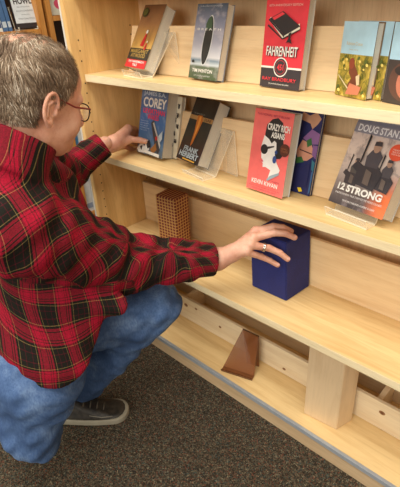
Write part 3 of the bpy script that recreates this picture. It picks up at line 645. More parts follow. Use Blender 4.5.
def surface_nets(fn, lo, hi, h_):
    lo = np.array(lo, float); n = np.ceil((np.array(hi) - lo) / h_).astype(int) + 1
    ax = [lo[i] + h_ * np.arange(n[i]) for i in range(3)]
    V = np.empty(n)
    for i in range(0, n[0], 16):
        X, Y, Z = np.meshgrid(ax[0][i:i + 16], ax[1], ax[2], indexing='ij'); V[i:i + 16] = fn(np.stack([X, Y, Z], -1))
    V[0], V[-1], V[:, 0], V[:, -1], V[:, :, 0], V[:, :, -1] = (np.maximum(q_, 1e-4) for q_ in (V[0], V[-1], V[:, 0], V[:, -1], V[:, :, 0], V[:, :, -1]))
    inside = V < 0
    acc = np.zeros(tuple(n - 1) + (3,)); cnt = np.zeros(tuple(n - 1))
    for axis in range(3):
        sl0 = [slice(None)] * 3; sl1 = [slice(None)] * 3; sl0[axis] = slice(0, -1); sl1[axis] = slice(1, None)
        A, B_ = V[tuple(sl0)], V[tuple(sl1)]; cr = (A < 0) != (B_ < 0)
        t = np.where(cr, A / np.where(cr, A - B_, 1), 0)
        oth = [k_ for k_ in range(3) if k_ != axis]
        for da in (0, 1):
            for db in (0, 1):
                s_ = [slice(None)] * 3
                s_[oth[0]] = slice(da, n[oth[0]] - 1 + da); s_[oth[1]] = slice(db, n[oth[1]] - 1 + db)
                c_ = cr[tuple(s_)]; tt = t[tuple(s_)]
                acc[..., axis] += np.where(c_, tt, 0); acc[..., oth[0]] += np.where(c_, da, 0); acc[..., oth[1]] += np.where(c_, db, 0); cnt += c_
    act = cnt > 0; idx = -np.ones(tuple(n - 1), int); idx[act] = np.arange(act.sum())
    ijk = np.argwhere(act); verts = lo + h_ * (ijk + acc[act] / cnt[act][:, None])
    faces = []
    for axis in range(3):
        sl0 = [slice(1, -1)] * 3; sl1 = [slice(1, -1)] * 3; sl0[axis] = slice(0, -1); sl1[axis] = slice(1, None)
        A, B_ = inside[tuple(sl0)], inside[tuple(sl1)]; e = np.argwhere(A != B_)
        flip = A[A != B_]
        off = [1, 1, 1]; off[axis] = 0; e = e + np.array(off)
        o1, o2 = (axis + 1) % 3, (axis + 2) % 3
        def g(d1, d2):
            q_ = e.copy(); q_[:, o1] -= d1; q_[:, o2] -= d2; return idx[q_[:, 0], q_[:, 1], q_[:, 2]]
        q_ = np.stack([g(0, 0), g(1, 0), g(1, 1), g(0, 1)], 1)
        q_[~flip] = q_[~flip][:, ::-1]
        faces.append(q_)
    return verts, np.concatenate(faces)
def smooth_mesh(v, f, it=2, lam=.5):
    n = len(v); e = np.concatenate([f[:, [0, 1]], f[:, [1, 2]], f[:, [2, 3]], f[:, [3, 0]]])
    for _ in range(it):
        s_ = np.zeros_like(v); c_ = np.zeros(n)
        for a_, b_ in ((0, 1), (1, 0)):
            np.add.at(s_, e[:, a_], v[e[:, b_]]); np.add.at(c_, e[:, a_], 1)
        v = v + lam * (s_ / np.maximum(c_, 1)[:, None] - v)
    return v
def link_np(name, v, f, mat, parent, attrs=None):
    org = np.array(get_root(parent).location)
    me = bpy.data.meshes.new(name); me.from_pydata((W(v) - org).tolist(), [], [tuple(int(i) for i in q_) for q_ in f])
    me.materials.append(mat); me.polygons.foreach_set('use_smooth', [True] * len(me.polygons))
    for k_, a_ in (attrs or {}).items():
        at = me.attributes.new(k_, 'FLOAT_VECTOR', 'POINT'); at.data.foreach_set('vector', np.asarray(a_, float).ravel())
    me.update(); o = bpy.data.objects.new(name, me); SC.collection.objects.link(o); o.parent = parent; return o

# joints (drafting frame)
HEAD = ray(35.5, 91) / np.linalg.norm(ray(35.5, 91)) * 1.17; C7 = np.array([-1.065, .405, -.345])
SHR = at_y(14, 220, .385); ELR = at_y(122, 262, .68); WRR = np.array([-.862, .945, -.768])
SHL = np.array([-1.30, .56, -.38]); ELL = at_y(64, 174, .81); WRL = at_y(105, 143.5, .975)
HIPR = np.array([-1.09, .36, -1.0]); HIPL = np.array([-1.23, .45, -.98])
KNR = np.array([-1.125, .26, -1.325]); KNL = np.array([-1.03, .79, -.95]); ANR = np.array([-1.15, -.16, -1.33]); ANL = np.array([-1.235, .555, -1.31])
man = thing('person', 'grey-haired man in red plaid shirt and jeans, kneeling and arranging books', 'person', (-1.1, .45, FLOOR))

# ---- materials
m, nt, b = new_mat('skin'); tc = N(nt, 'ShaderNodeTexCoord').outputs['Object']
n1 = noise(nt, tc, 22, 4, .6); n2 = noise(nt, tc, 120, 3, .6)
c_ = ramp(nt, n1, [(.3, S((192, 134, 110))), (.55, S((210, 158, 132))), (.75, S((220, 174, 148)))])
c_ = mix(nt, c_, S((180, 104, 84)), ramp(nt, n2, [(.55, (0, 0, 0, 1)), (.8, (.35, .35, .35, 1))]))
nt.links.new(c_, b.inputs['Base Color']); b.inputs['Roughness'].default_value = .5
b.inputs['Subsurface Weight'].default_value = .12; b.inputs['Subsurface Radius'].default_value = (.01, .004, .002); b.inputs['Subsurface Scale'].default_value = .4
bump(nt, b, n2, .15, .002); SKIN = m
m, nt, b = new_mat('plaid_flannel'); at_ = N(nt, 'ShaderNodeAttribute'); at_.attribute_name = 'plaid'
wob = noise(nt, at_.outputs['Vector'], 4, 2)
def band(i):
    f_ = N(nt, 'ShaderNodeMath', operation='FRACT'); nt.links.new(sepv(nt, at_.outputs['Vector'], i), f_.inputs[0])
    R_ = S((166, 17, 46)); K_ = S((22, 23, 16)); D_ = S((84, 12, 28)); Y_ = S((150, 128, 74))
    st = [(0, R_), (.09, K_), (.11, R_), (.16, K_), (.18, R_), (.24, K_), (.3, Y_), (.314, K_), (.45, D_), (.47, K_), (.64, D_), (.66, K_), (.78, Y_), (.794, K_), (.84, R_), (.9, K_), (.92, R_)]
    return ramp(nt, f_.outputs[0], st, 'CONSTANT')
c_ = mix(nt, band(0), band(1), .5)
fz = noise(nt, N(nt, 'ShaderNodeTexCoord').outputs['Object'], 300, 2)
c_ = mix(nt, c_, S((30, 8, 12)), ramp(nt, fz, [(.4, (0, 0, 0, 1)), (.7, (.4, .4, .4, 1))]))
nt.links.new(c_, b.inputs['Base Color']); b.inputs['Roughness'].default_value = .85; b.inputs['Specular IOR Level'].default_value = .2
bump(nt, b, fz, .2, .002); PLAID = m
m, nt, b = new_mat('blue_denim'); tc = N(nt, 'ShaderNodeTexCoord').outputs['Object']
n1 = noise(nt, tc, 9, 5, .65); n2 = noise(nt, mapping(nt, tc, (1, 1, .25)), 260, 2)
c_ = ramp(nt, n1, [(.3, S((56, 78, 114))), (.5, S((80, 106, 146))), (.7, S((122, 148, 184)))])
c_ = mix(nt, c_, S((50, 72, 116)), ramp(nt, n2, [(.4, (0, 0, 0, 1)), (.7, (.45, .45, .45, 1))]))
nt.links.new(c_, b.inputs['Base Color']); b.inputs['Roughness'].default_value = .85; b.inputs['Specular IOR Level'].default_value = .2
bump(nt, b, n2, .3, .002); DENIM = m
m, nt, b = new_mat('hair_strands'); a_ = N(nt, 'ShaderNodeAttribute'); a_.attribute_name = 'tone'
nt.links.new(ramp(nt, sepv(nt, a_.outputs['Vector'], 0), [(0, S((88, 68, 52))), (.45, S((130, 108, 86))), (.75, S((168, 148, 124))), (1, S((212, 198, 178)))]), b.inputs['Base Color'])
b.inputs['Roughness'].default_value = .75; b.inputs['Specular IOR Level'].default_value = .3; HAIR = m

# ---- head frame
az, pit, rol = math.radians(91), math.radians(-18), 0
fw = np.array([math.cos(pit) * math.cos(az), math.cos(pit) * math.sin(az), math.sin(pit)])
rt = nrm(np.cross(fw, (0.06, 0, 1))); up = np.cross(rt, fw)
HR = np.stack([rt, fw, up], 1)     # local (right, forward, up) -> drafting, scaled by 1/WS
HS = 1 / WS
def hl(p): return HEAD + HR @ (np.array(p, float) * HS)
def head_local(P): return ((P - HEAD) @ HR) / HS
def head_sdf(P):
    q_ = head_local(P)
    d = sd_ell(q_, (0, -.014, .018), (.078, .100, .088))
    d = smin(d, sd_ell(q_, (0, .03, -.04), (.064, .066, .08)), .03); d = smin(d, sd_ell(q_, (0, .04, .03), (.06, .052, .045)), .02)
    d = smin(d, sd_ell(q_, (0, .032, -.082), (.058, .058, .042)), .03)
    d = smin(d, sd_ell(q_, (0, .078, -.108), (.026, .02, .018)), .02)
    for s_ in (-1, 1):
        d = smin(d, sd_ell(q_, (s_ * .036, .066, -.05), (.025, .023, .026)), .02)      # cheek
        d = smin(d, sd_cone(q_, (s_ * .012, .093, .0), (s_ * .048, .075, .0), .008, .009), .012)   # brow
        d = smax(d, -sd_ell(q_, (s_ * .033, .1, -.02), (.019, .016, .012)), .01)
        d = smin(d, sd_ell(q_, (s_ * .032, .078, -.02), (.0125, .0125, .0125)), .002)     # eye
        d = smin(d, sd_cone(q_, (s_ * .05, .0, -.09), (s_ * .03, .05, -.112), .017, .014), .02)   # jaw line, jowl
        d = smin(d, sd_cone(q_, (s_ * .011, .109, -.055), (s_ * .008, .1, -.055), .008, .008), .006)
    d = smin(d, sd_cone(q_, (0, .094, -.012), (0, .116, -.05), .008, .0105), .012)      # nose
    d = smin(d, sd_ell(q_, (0, .094, -.078), (.022, .009, .0055)), .006); d = smin(d, sd_ell(q_, (0, .092, -.088), (.019, .009, .006)), .006)
    d = smin(d, sd_cone(q_, (0, -.035, -.04), (0, -.04, -.12), .056, .056), .03)
    return d * HS
def ear_sdf(P, s_=1):
    q_ = head_local(P); an = math.radians(14 * s_); tl = math.radians(-4)
    Rz = np.array([[math.cos(an), -math.sin(an), 0], [math.sin(an), math.cos(an), 0], [0, 0, 1]])
    Rx = np.array([[1, 0, 0], [0, math.cos(tl), -math.sin(tl)], [0, math.sin(tl), math.cos(tl)]])
    c0 = np.array([s_ * .083, -.012, -.024]); e_ = ((q_ - c0) @ (Rz @ Rx)) / 1.05
    d = sd_ell(e_, (0, 0, .002), (.0045, .0165, .029))
    d = smax(d, -sd_ell(e_, (.006 * s_, .004, .0), (.0075, .0085, .014)), .002); d = smax(d, -sd_ell(e_, (.006 * s_, -.001, .02), (.004, .0095, .0055)), .002)
    pts = [(.004 * s_, (.016 if math.cos(t_) > 0 else .0175) * math.cos(t_), .0285 * math.sin(t_) + .001) for t_ in np.linspace(.15, math.pi * 1.42, 14)]
    rim = np.full(e_.shape[:-1], 1.0)
    for p0, p1 in zip(pts[:-1], pts[1:]): rim = np.minimum(rim, sd_cone(e_, p0, p1, .0036, .0036))
    for p0, p1 in (((.004 * s_, -.008, -.014), (.005 * s_, -.0105, .006)), ((.005 * s_, -.0105, .006), (.004 * s_, .0, .013))): rim = np.minimum(rim, sd_cone(e_, p0, p1, .0028, .0026))
    d = smin(d, rim, .003); d = smin(d, sd_ell(e_, (.001 * s_, .003, -.027), (.0055, .0085, .0095)), .004)
    d = smin(d, sd_ell(e_, (.003 * s_, .0135, -.006), (.004, .004, .007)), .003)      # tragus
    d = smin(d, sd_ell(e_, (-.009 * s_, .004, -.002), (.012, .010, .022)), .003)      # root inside the head
    return d * HS
def body_sdf(P):
    d = head_sdf(P)
    d = smin(d, sd_cone(P, hl((0, -.04, -.10)), C7, .062, .07), .02)
    d = smin(d, sd_cone(P, C7 + (-.02, .03, -.09), SHR + (-.03, .02, -.04), .07, .05), .04); d = smin(d, sd_cone(P, C7 + (-.02, .03, -.09), SHL + (.03, .0, -.03), .07, .05), .04)
    return d
allv, allf = [], []
def push(v, f):
    off = sum(len(x_) for x_ in allv); allv.append(v); allf.append(f + off)
v_, f_ = surface_nets(body_sdf, (-1.42, .33, -.47), (-.86, .74, .0), .0038)
v_ = smooth_mesh(v_, f_, 1, .4); push(v_, f_)
for s_ in (-1, 1):
    c0 = hl((s_ * .083, -.019, -.025)); v_, f_ = surface_nets(lambda P: ear_sdf(P, s_), c0 - .05, c0 + .05, .0018); push(v_, f_)
# inner arms carry the hands
def arm_sdf(P):
    d = sd_cone(P, SHR + (-.03, .02, -.04), ELR, .045, .038); d = smin(d, sd_cone(P, ELR, WRR, .038, .03), .02)
    d = smin(d, sd_cone(P, SHL + (.03, 0, -.03), ELL, .045, .038), .02); return smin(d, sd_cone(P, ELL, WRL, .038, .03), .02)
v_, f_ = surface_nets(arm_sdf, (-1.56, .33, -.88), (-.78, 1.05, -.3), .011); push(smooth_mesh(v_, f_, 1), f_)
def pxy(l): return [at_y(x_, y_, d_) for x_, y_, d_ in l]
def chain(P, d, pts, rs, k_):
    for i in range(len(pts) - 1): d = smin(d, sd_cone(P, pts[i], pts[i + 1], rs[i], rs[i + 1]), k_ if i == 0 else .004)
    return d
FB = 1.079   # front face of the navy block
R_f = dict(
    index=pxy([(256, 231, 1.045), (273, 226.5, 1.075), (283, 227.5, 1.098), (291, 231, 1.115)]),
    middle=pxy([(254, 238, 1.02), (275, 232.5, 1.062), (286, 233.5, 1.078), (294.5, 237.5, 1.092)]),
    ring=pxy([(251, 245, 1.0), (269, 248, 1.038), (280, 253, 1.055), (287.5, 259, 1.066)]),
    little=pxy([(247, 252, .985), (261, 256.5, 1.028), (270, 260.5, 1.047), (277.5, 265, 1.058)]))
def rhand(P):
    wr = WRR; w2 = at_y(231, 254, .968)
    d = sd_cone(P, ELR * .4 + WRR * .6, wr, .04, .036); d = smin(d, sd_cone(P, wr, w2, .036, .03), .015)
    for k_, r_ in (('index', .0155), ('middle', .0165), ('ring', .0155), ('little', .014)):
        f0 = R_f[k_]; d = smin(d, sd_cone(P, w2 + (0, .005, .002), f0[0], .021, r_), .013)
        rr = {'index': (.0135, .0118, .0105, .0095), 'middle': (.014, .0122, .0108, .0098), 'ring': (.0132, .0115, .0102, .0093), 'little': (.012, .0105, .0092, .0085)}[k_]
        cd_ = sd_cone(P, f0[0], f0[1], rr[0], rr[1] * .98)
        cd_ = smin(cd_, sd_cone(P, f0[1], f0[2], rr[1], rr[2]), .003); cd_ = smin(cd_, sd_cone(P, f0[2], f0[3], rr[2], rr[3]), .003)
        d = smin(d, cd_, .0035)
        d = smin(d, sd_ell(P, f0[0] + (0, 0, .006), (.012, .012, .009)), .008)      # knuckle
    th = pxy([(238, 249, 1.01), (246, 243, 1.045), (254, 241, 1.066)])
    t_ = sd_cone(P, w2, th[0], .02, .017); t_ = smin(t_, sd_cone(P, th[0], th[1], .016, .013), .004); t_ = smin(t_, sd_cone(P, th[1], th[2], .013, .0105), .004)
    d = smin(d, t_, .008)
    # veins and tendons on the back of the hand
    return d + .0007 * np.sin(P[..., 0] * 260 + P[..., 1] * 60) * np.exp(-((P - at_y(243, 246, .99)) ** 2).sum(-1) / .0012)
v_, f_ = surface_nets(rhand, (-.93, .84, -.83), (-.62, 1.16, -.60), .0026); v_ = smooth_mesh(v_, f_, 1, .4); push(v_, f_)
L_th = pxy([(121, 143, 1.055), (131, 139.5, 1.10), (139, 140, 1.118), (146, 141.5, 1.128)])
L_f = [pxy([(128, 128, 1.11), (134.5, 129, 1.17), (140, 133, 1.215), (146, 137, 1.235)]),
       pxy([(127, 132, 1.105), (133.5, 134, 1.165), (140, 138, 1.21), (146, 141, 1.23)]),
       pxy([(125, 138, 1.095), (132, 141, 1.15), (138, 144, 1.20), (143, 146, 1.225)]),
       pxy([(122, 145, 1.08), (129, 148, 1.13), (135, 150.5, 1.165), (139, 151, 1.2)])]
def lhand(P):
    w2 = at_y(114, 143, 1.02); d = sd_cone(P, ELL * .4 + WRL * .6, w2, .036, .03)
    for i, f0 in enumerate(L_f):
        d = smin(d, sd_cone(P, w2, f0[0], .024, .0155), .014); r0 = (.0135, .0138, .013, .0118)[i]
        c2_ = sd_cone(P, f0[0], f0[1], r0, r0 * .9); c2_ = smin(c2_, sd_cone(P, f0[1], f0[2], r0 * .9, r0 * .8), .003); c2_ = smin(c2_, sd_cone(P, f0[2], f0[3], r0 * .8, r0 * .7), .003)
        d = smin(d, c2_, .004)
    t_ = sd_cone(P, w2, L_th[0], .024, .019); t_ = smin(t_, sd_cone(P, L_th[0], L_th[1], .018, .0145), .006); t_ = smin(t_, sd_cone(P, L_th[1], L_th[2], .0135, .0125), .003); t_ = smin(t_, sd_cone(P, L_th[2], L_th[3], .0125, .0105), .003)
    return smin(d, t_, .01)
v_, f_ = surface_nets(lhand, (-1.56, .88, -.62), (-1.30, 1.29, -.40), .0028); v_ = smooth_mesh(v_, f_, 1, .4); push(v_, f_)
body = link_np('body', np.concatenate(allv), np.concatenate(allf), SKIN, man)
# nails
def nail(tip, prev, nrm_, r_):
    d_ = nrm(tip - prev); n_ = nrm(np.array(nrm_) - np.dot(nrm_, d_) * d_); s_ = np.cross(d_, n_); c0 = tip + n_ * r_ * .93 - d_ * .001
    vs = [c0]; 
    for a_ in np.linspace(0, 2 * math.pi, 14, endpoint=False): vs.append(c0 + d_ * .0062 * math.cos(a_) + s_ * .0052 * math.sin(a_) - n_ * .0016 * abs(math.sin(a_)))
    return vs, [(0, i + 1, (i + 1) % 14 + 1) for i in range(14)]
NAIL = flat((222, 172, 156), .3)
view = -nrm(at_y(280, 245, 1.05))
for k_, r_ in (('middle', .0098), ('ring', .0093), ('little', .0085)):
    vs, fs = nail(R_f[k_][3], R_f[k_][2], view * .4 + np.array([0, -.2, .9]), r_ + .001); MB().add(vs, fs, NAIL, smooth=True).build('fingernail', body)
vs, fs = nail(L_th[3], L_th[2], view * .7 + np.array([0, -.5, .6]), .0115); MB().add(vs, fs, NAIL, smooth=True).build('fingernail', body)
# ring
rc = R_f['ring'][0] * .28 + R_f['ring'][1] * .72; dd = nrm(R_f['ring'][1] - R_f['ring'][0]); a1 = nrm(np.cross(dd, (0, 0, 1))); a2 = np.cross(dd, a1)
rm = MB()
for off in (-.0022, 0, .0022): rm.tube([rc + dd * off + .0132 * (math.cos(t_) * a1 + math.sin(t_) * a2) for t_ in np.linspace(0, 2 * math.pi, 28, endpoint=False)], .0018, flat((226, 224, 216), .18, 1.0), 8, True)
rm.build('wedding_ring', man)

# ---- hair
def hairline(q_):
    """positive inside the hair region (head-local metres)"""
    x_, y_, z_ = np.abs(q_[..., 0]), q_[..., 1], q_[..., 2]
    front = .045 - y_ + np.clip(z_ - .03, -1, .05) * .45 - .25 * np.clip(.05 - z_, 0, .05)        # recedes at the temple
    low = np.where(y_ > -.03, z_ - (-.012 + .35 * np.clip(-y_, 0, .05)), z_ + .062)
    side = np.where((y_ > .0) & (y_ < .022), z_ + .03, low)
    return np.minimum(front, side)
def crown(q_): return np.exp(-(((q_[..., 0] - .01) / .05) ** 2 + ((q_[..., 1] + .04) / .062) ** 2)) * (q_[..., 2] > .04)
def cap_sdf(P):
    q_ = head_local(P)
    d = sd_ell(q_, (0, -.014, .018), (.078, .100, .088)); d = smin(d, sd_cone(q_, (0, -.035, -.04), (0, -.04, -.12), .058, .06), .03)
    d = d - (.0055 + .0016 * np.sin(q_[..., 0] * 130 + q_[..., 1] * 60) * np.cos(q_[..., 1] * 90 + q_[..., 2] * 70)) + .0085 * crown(q_) * (1 + .5 * np.sin(q_[..., 0] * 300 + q_[..., 1] * 170))
    return smax(d, -hairline(q_) * .7, .006) * HS
v_, f_ = surface_nets(cap_sdf, HEAD - .16, HEAD + .16, .0042); v_ = smooth_mesh(v_, f_, 1, .5)
HAIRCAP, nt, b = new_mat('hair_base'); tc = N(nt, 'ShaderNodeTexCoord').outputs['Object']
nt.links.new(ramp(nt, noise(nt, tc, 180, 4, .7), [(.3, S((112, 94, 74))), (.7, S((160, 142, 118)))]), b.inputs['Base Color']); b.inputs['Roughness'].default_value = .8
hair = link_np('hair', v_, f_, HAIRCAP, man)
q_ = head_local(v_); ok = (hairline(q_) > .000)
cand = v_[ok]; ql = q_[ok]
NS = 15000
pick = RNG.integers(0, len(cand), NS); base = cand[pick] + RNG.normal(0, .0015, (NS, 3)); bq = head_local(base)
keep = RNG.random(NS) > .45 * crown(bq); base = base[keep]; bq = bq[keep]; NS = len(base)
cen = np.array([0, -.014, .018]); nr = (bq - cen) / np.array([.078, .1, .088]) ** 2; nr /= np.linalg.norm(nr, axis=1)[:, None]
cr_ = np.array([.0, -.06, .10])
fl0 = bq - cr_; fl0 /= np.linalg.norm(fl0, axis=1)[:, None]
fl0 = fl0 + np.array([.25, 0, -.15]) + np.where(bq[:, 1:2] > -.05, np.array([[.35, -.15, -.2]]), 0)
fl0 -= (fl0 * nr).sum(1)[:, None] * nr; fl0 /= np.linalg.norm(fl0, axis=1)[:, None] + 1e-9
ph = np.sin(bq[:, 0:1] * 95 + 1.3) * .25 + np.sin(bq[:, 1:2] * 120 + bq[:, 2:3] * 80) * .25
sd = np.cross(nr, fl0); dirn = fl0 + sd * ph + RNG.normal(0, .09, (NS, 3)); dirn /= np.linalg.norm(dirn, axis=1)[:, None]
Ls = np.where(bq[:, 2] < -.0, .014, .026) * RNG.uniform(.7, 1.25, NS); wd_ = .00055
HV, HF, TN = [], [], []
tone = np.clip(RNG.normal(.45, .22, NS) + .22 * np.sin(bq[:, 0] * 70 + bq[:, 1] * 40) + .15 * np.sin(bq[:, 2] * 160), 0, 1)
segs = 3
for k_ in range(segs + 1):
    t_ = k_ / segs
    c0 = bq + dirn * (Ls * t_)[:, None] + nr * (.002 + .006 * np.sin(t_ * 2.4) - .012 * t_ * t_ * (Ls / .026))[:, None]
    s2 = np.cross(nr, dirn); w_ = wd_ * (1 - .8 * t_)
    HV.append(c0 - s2 * w_); HV.append(c0 + s2 * w_)
HV = np.stack(HV, 1).reshape(-1, 3)          # NS*(2*(segs+1))
HVw = HEAD + (HV * HS) @ HR.T
st = 2 * (segs + 1); b0 = np.arange(NS) * st
HF = np.concatenate([np.stack([b0 + 2 * k_, b0 + 2 * k_ + 1, b0 + 2 * k_ + 3, b0 + 2 * k_ + 2], 1) for k_ in range(segs)])
tn = np.repeat(tone, st)
link_np('hair_strands', HVw, HF, HAIR, hair, {'tone': np.stack([tn, tn, tn], 1)})['kind'] = 'stuff'

# ---- glasses
GF = flat((120, 26, 26), .3); GD = flat((30, 24, 24), .3)
gl = bpy.data.objects.new('eyeglasses', None); SC.collection.objects.link(gl); gl.parent = man
g_ = MB()
for s_ in (-1, 1):
    cx_ = s_ * .034; pts = []
    for t_ in np.linspace(0, 2 * math.pi, 28, endpoint=False):
        pts.append(hl((cx_ + .026 * math.copysign(abs(math.cos(t_)) ** .75, math.cos(t_)), .1 - .12 * abs(cx_ + .026 * math.cos(t_)) ** 1.2 * .6, -.026 + .0185 * math.copysign(abs(math.sin(t_)) ** .8, math.sin(t_)))))
    g_.tube(pts, .0016, GD, 8, True)
g_.tube([hl((-.009, .1, -.022)), hl((0, .112, -.019)), hl((.009, .1, -.022))], .0016, GD, 8); g_.build('lens_frame', gl)
LENS = glass_like('lens_glass', (225, 228, 226), .12)
for s_ in (-1, 1):
    cx_ = s_ * .034; vs = [hl((cx_ + .025 * math.cos(t_), .0985 - .12 * abs(cx_ + .025 * math.cos(t_)) ** 1.2 * .6, -.026 + .0175 * math.sin(t_))) for t_ in np.linspace(0, 2 * math.pi, 24, endpoint=False)]
    bk_ = [p - fw * .0015 for p in vs]; MB().add(vs + bk_, [tuple(range(24)), tuple(range(47, 23, -1))] + [(i, (i + 1) % 24, 24 + (i + 1) % 24, 24 + i) for i in range(24)], LENS).build('lens', gl)
    t_ = MB(); t_.tube([hl((s_ * .060, .098, -.016)), hl((s_ * .071, .090, -.014)), hl((s_ * .077, .05, -.014)), hl((s_ * .081, .005, -.002)), hl((s_ * .080, -.012, -.004)), hl((s_ * .078, -.026, -.02))], [.002 * 1.1] * 3 + [.002] * 3, GF, 8); t_.build('temple_arm', gl)

# ---- shirt
def folds(P, a_, b_, amp, fr, tw):
    ba = b_ - a_; L_ = np.linalg.norm(ba); ax_ = ba / L_; rel = P - a_; t_ = rel @ ax_
    e1 = nrm(np.cross(ax_, (0, 0, 1))); e2 = np.cross(ax_, e1); th = np.arctan2(rel @ e2, rel @ e1)
    return amp * (np.sin(t_ * fr + 2.0 * np.sin(th + tw) + 1.1 * np.sin(2 * th + t_ * 21)) * .6 + .4 * np.sin(t_ * fr * 1.9 + th * 3 + 2 * tw))
HIPM = (HIPR + HIPL) / 2
def shirt_sdf(P):
    # torso
    A_ = np.array([-1.15, .50, -.48]); Bm = np.array([-1.215, .555, -.78]); Cm = np.array([-1.12, .46, -.965])
    ax_ = nrm(SHR - SHL)
    def flatc(a_, b_, r1, r2, sx):   # elliptical section widened along the shoulder axis
        ba = b_ - a_; rel = P - a_; side = rel @ ax_; Q_ = P - (side * (1 - 1 / sx))[..., None] * ax_
        ba2 = ba - (ba @ ax_) * (1 - 1 / sx) * ax_; a2_ = a_
        t_ = np.clip(((Q_ - a2_) @ ba2) / ba2.dot(ba2), 0, 1); return np.linalg.norm(Q_ - a2_ - t_[..., None] * ba2, axis=-1) - (r1 + (r2 - r1) * t_)
    d = flatc(A_, Bm, .135, .18, 1.1)
    d = smin(d, flatc(Bm, Cm, .18, .185, 1.15), .05)
    d = smin(d, sd_cone(P, C7 + (0, .0, -.02), SHR + (0, 0, .01), .085, .1), .05); d = smin(d, sd_cone(P, C7 + (0, 0, -.02), SHL + (0, 0, 0), .085, .07), .05)
    d = smin(d, sd_cone(P, Cm, Cm + (0, -.02, -.15), .18, .18), .04)
    d = smin(d, sd_cone(P, np.array([-1.06, .54, -.76]), at_y(123, 304, .60), .08, .038), .05)   # front tail over the thigh
    d = d + folds(P, A_, Cm, .006, 34, .5)
    hem = -.945 + 3.2 * np.clip(.36 - P[..., 1], -.35, .35) ** 2 + .008 * np.sin(P[..., 1] * 30)
    d = smax(d, hem - P[..., 2], .006)
    # right sleeve
    s_ = smin(sd_cone(P, SHR, ELR, .112, .092), sd_cone(P, SHR + (.01, 0, -.045), ELR + (0, 0, -.012), .102, .088), .03); s_ = smin(s_, sd_cone(P, ELR, ELR * .45 + WRR * .55, .09, .072), .04); s_ = smin(s_, sd_cone(P, ELR * .45 + WRR * .55, WRR + nrm(ELR - WRR) * .03, .072, .052), .02)
    s_ = s_ + folds(P, SHR, ELR, .0055, 44, 0) * 1 + folds(P, ELR, WRR, .004, 70, 1.4)
    cu = WRR + nrm(ELR - WRR) * .012; ce = smax(sd_cone(P, cu + nrm(ELR - WRR) * .065, cu, .06, .056), (P - cu) @ nrm(WRR - ELR), .003)
    s_ = smax(s_, (P - cu) @ nrm(WRR - ELR) + .055, .006); s_ = np.minimum(s_, ce)
    tt_ = np.clip(((P - SHR) @ nrm(ELR - SHR)) / .16, 0, 1); d = smin(d, s_, .035 - .032 * tt_)
    s_ = sd_cone(P, SHL, ELL, .09, .07); s_ = smin(s_, sd_cone(P, ELL, WRL + nrm(ELL - WRL) * .02, .07, .05), .04)
    s_ = s_ + folds(P, ELL, WRL, .005, 60, .7); cu = WRL + nrm(ELL - WRL) * .005
    ce = smax(sd_cone(P, cu + nrm(ELL - WRL) * .06, cu, .055, .05), (P - cu) @ nrm(WRL - ELL), .003)
    s_ = smax(s_, (P - cu) @ nrm(WRL - ELL) + .05, .006); s_ = np.minimum(s_, ce)
    d = smin(d, s_, .022)
    d = smin(d, sd_cone(P, C7, hl((0, -.04, -.12)) + np.array([0, -.01, -.02]), .105, .084), .03)
    # collar: band round the neck
    nk = hl((0, -.04, -.12)); axn = nrm(np.array([-.05, .62, .8])); cb = nk + np.array([0, -.004, -.014]); rel = P - cb; t_ = rel @ axn; rad = np.linalg.norm(rel - t_[..., None] * axn, axis=-1)
    col = np.maximum(np.abs(rad - .084 - .05 * np.abs(t_)) - .006, np.abs(t_ - .0) - .045)
    d = smin(d, col, .008)
    neck = sd_cone(P, cb - axn * .004, cb + axn * .14, .074, .08)
    d = smax(d, -neck, .004)
    return d
v_, f_ = surface_nets(shirt_sdf, (-1.62, .05, -1.1), (-.72, 1.05, -.20), .006); v_ = smooth_mesh(v_, f_, 1, .4)
def bone_uv(P, a_, b_, ref, rot, RB=.085, off=(0, 0)):
    ax_ = nrm(b_ - a_); rel = P - a_; t_ = rel @ ax_; e1 = nrm(ref - np.dot(ref, ax_) * ax_); e2 = np.cross(ax_, e1)
    x_, y_ = rel @ e1, rel @ e2; th = np.arctan2(y_, x_); r_ = np.sqrt(x_ ** 2 + y_ ** 2)
    u_ = th * RB; c_, s_ = math.cos(rot), math.sin(rot); return np.stack([(c_ * t_ - s_ * u_) + off[0], (s_ * t_ + c_ * u_) + off[1]], -1)
vdir = -nrm(at_y(90, 250, .7))
d_arm = sd_cone(v_, SHR + (-.02, .0, .02), ELR, .13, .10) - .02; d_fore = sd_cone(v_, ELR, WRR, .083, .05)
d_tor = np.minimum(sd_cone(v_, np.array([-1.06, .54, -.76]), at_y(121, 303, .585), .08, .05) - .03, sd_cone(v_, C7 + (0, .03, -.14), HIPM + (0, .04, 0), .15, .18)); d_al = sd_cone(v_, SHL, ELL, .09, .07); d_fl = sd_cone(v_, ELL, WRL, .07, .05)
sel = np.argmin(np.stack([np.abs(d_arm), np.abs(d_fore), np.abs(d_tor), np.abs(d_al), np.abs(d_fl)]), 0)
dar = np.stack([d_arm, d_fore, d_tor, d_al, d_fl]); sel = np.argmin(dar, 0)
def side_uv(P, a_, b_, fwd_):
    ax_ = nrm(b_ - a_); f_ = nrm(np.array(fwd_) - np.dot(fwd_, ax_) * ax_); rel = P - a_; return np.stack([rel @ ax_, rel @ f_ * 1.12], -1)
uvs = [bone_uv(v_, SHR, WRR, vdir, .72), bone_uv(v_, SHR, WRR, vdir, .72), side_uv(v_, C7, HIPM, (.35, 1, 0)), bone_uv(v_, SHL, ELL, vdir, .5), bone_uv(v_, ELL, WRL, vdir, .2)]
UV = np.choose(sel[:, None], uvs) / .09
wv = .05 * np.sin(v_[:, [2, 1]] * 30 + v_[:, [0, 2]] * 22)
UV = UV + wv
shirt = link_np('plaid_shirt', v_, f_, PLAID, man, {'plaid': np.concatenate([UV, np.zeros((len(UV), 1))], 1) + 20})
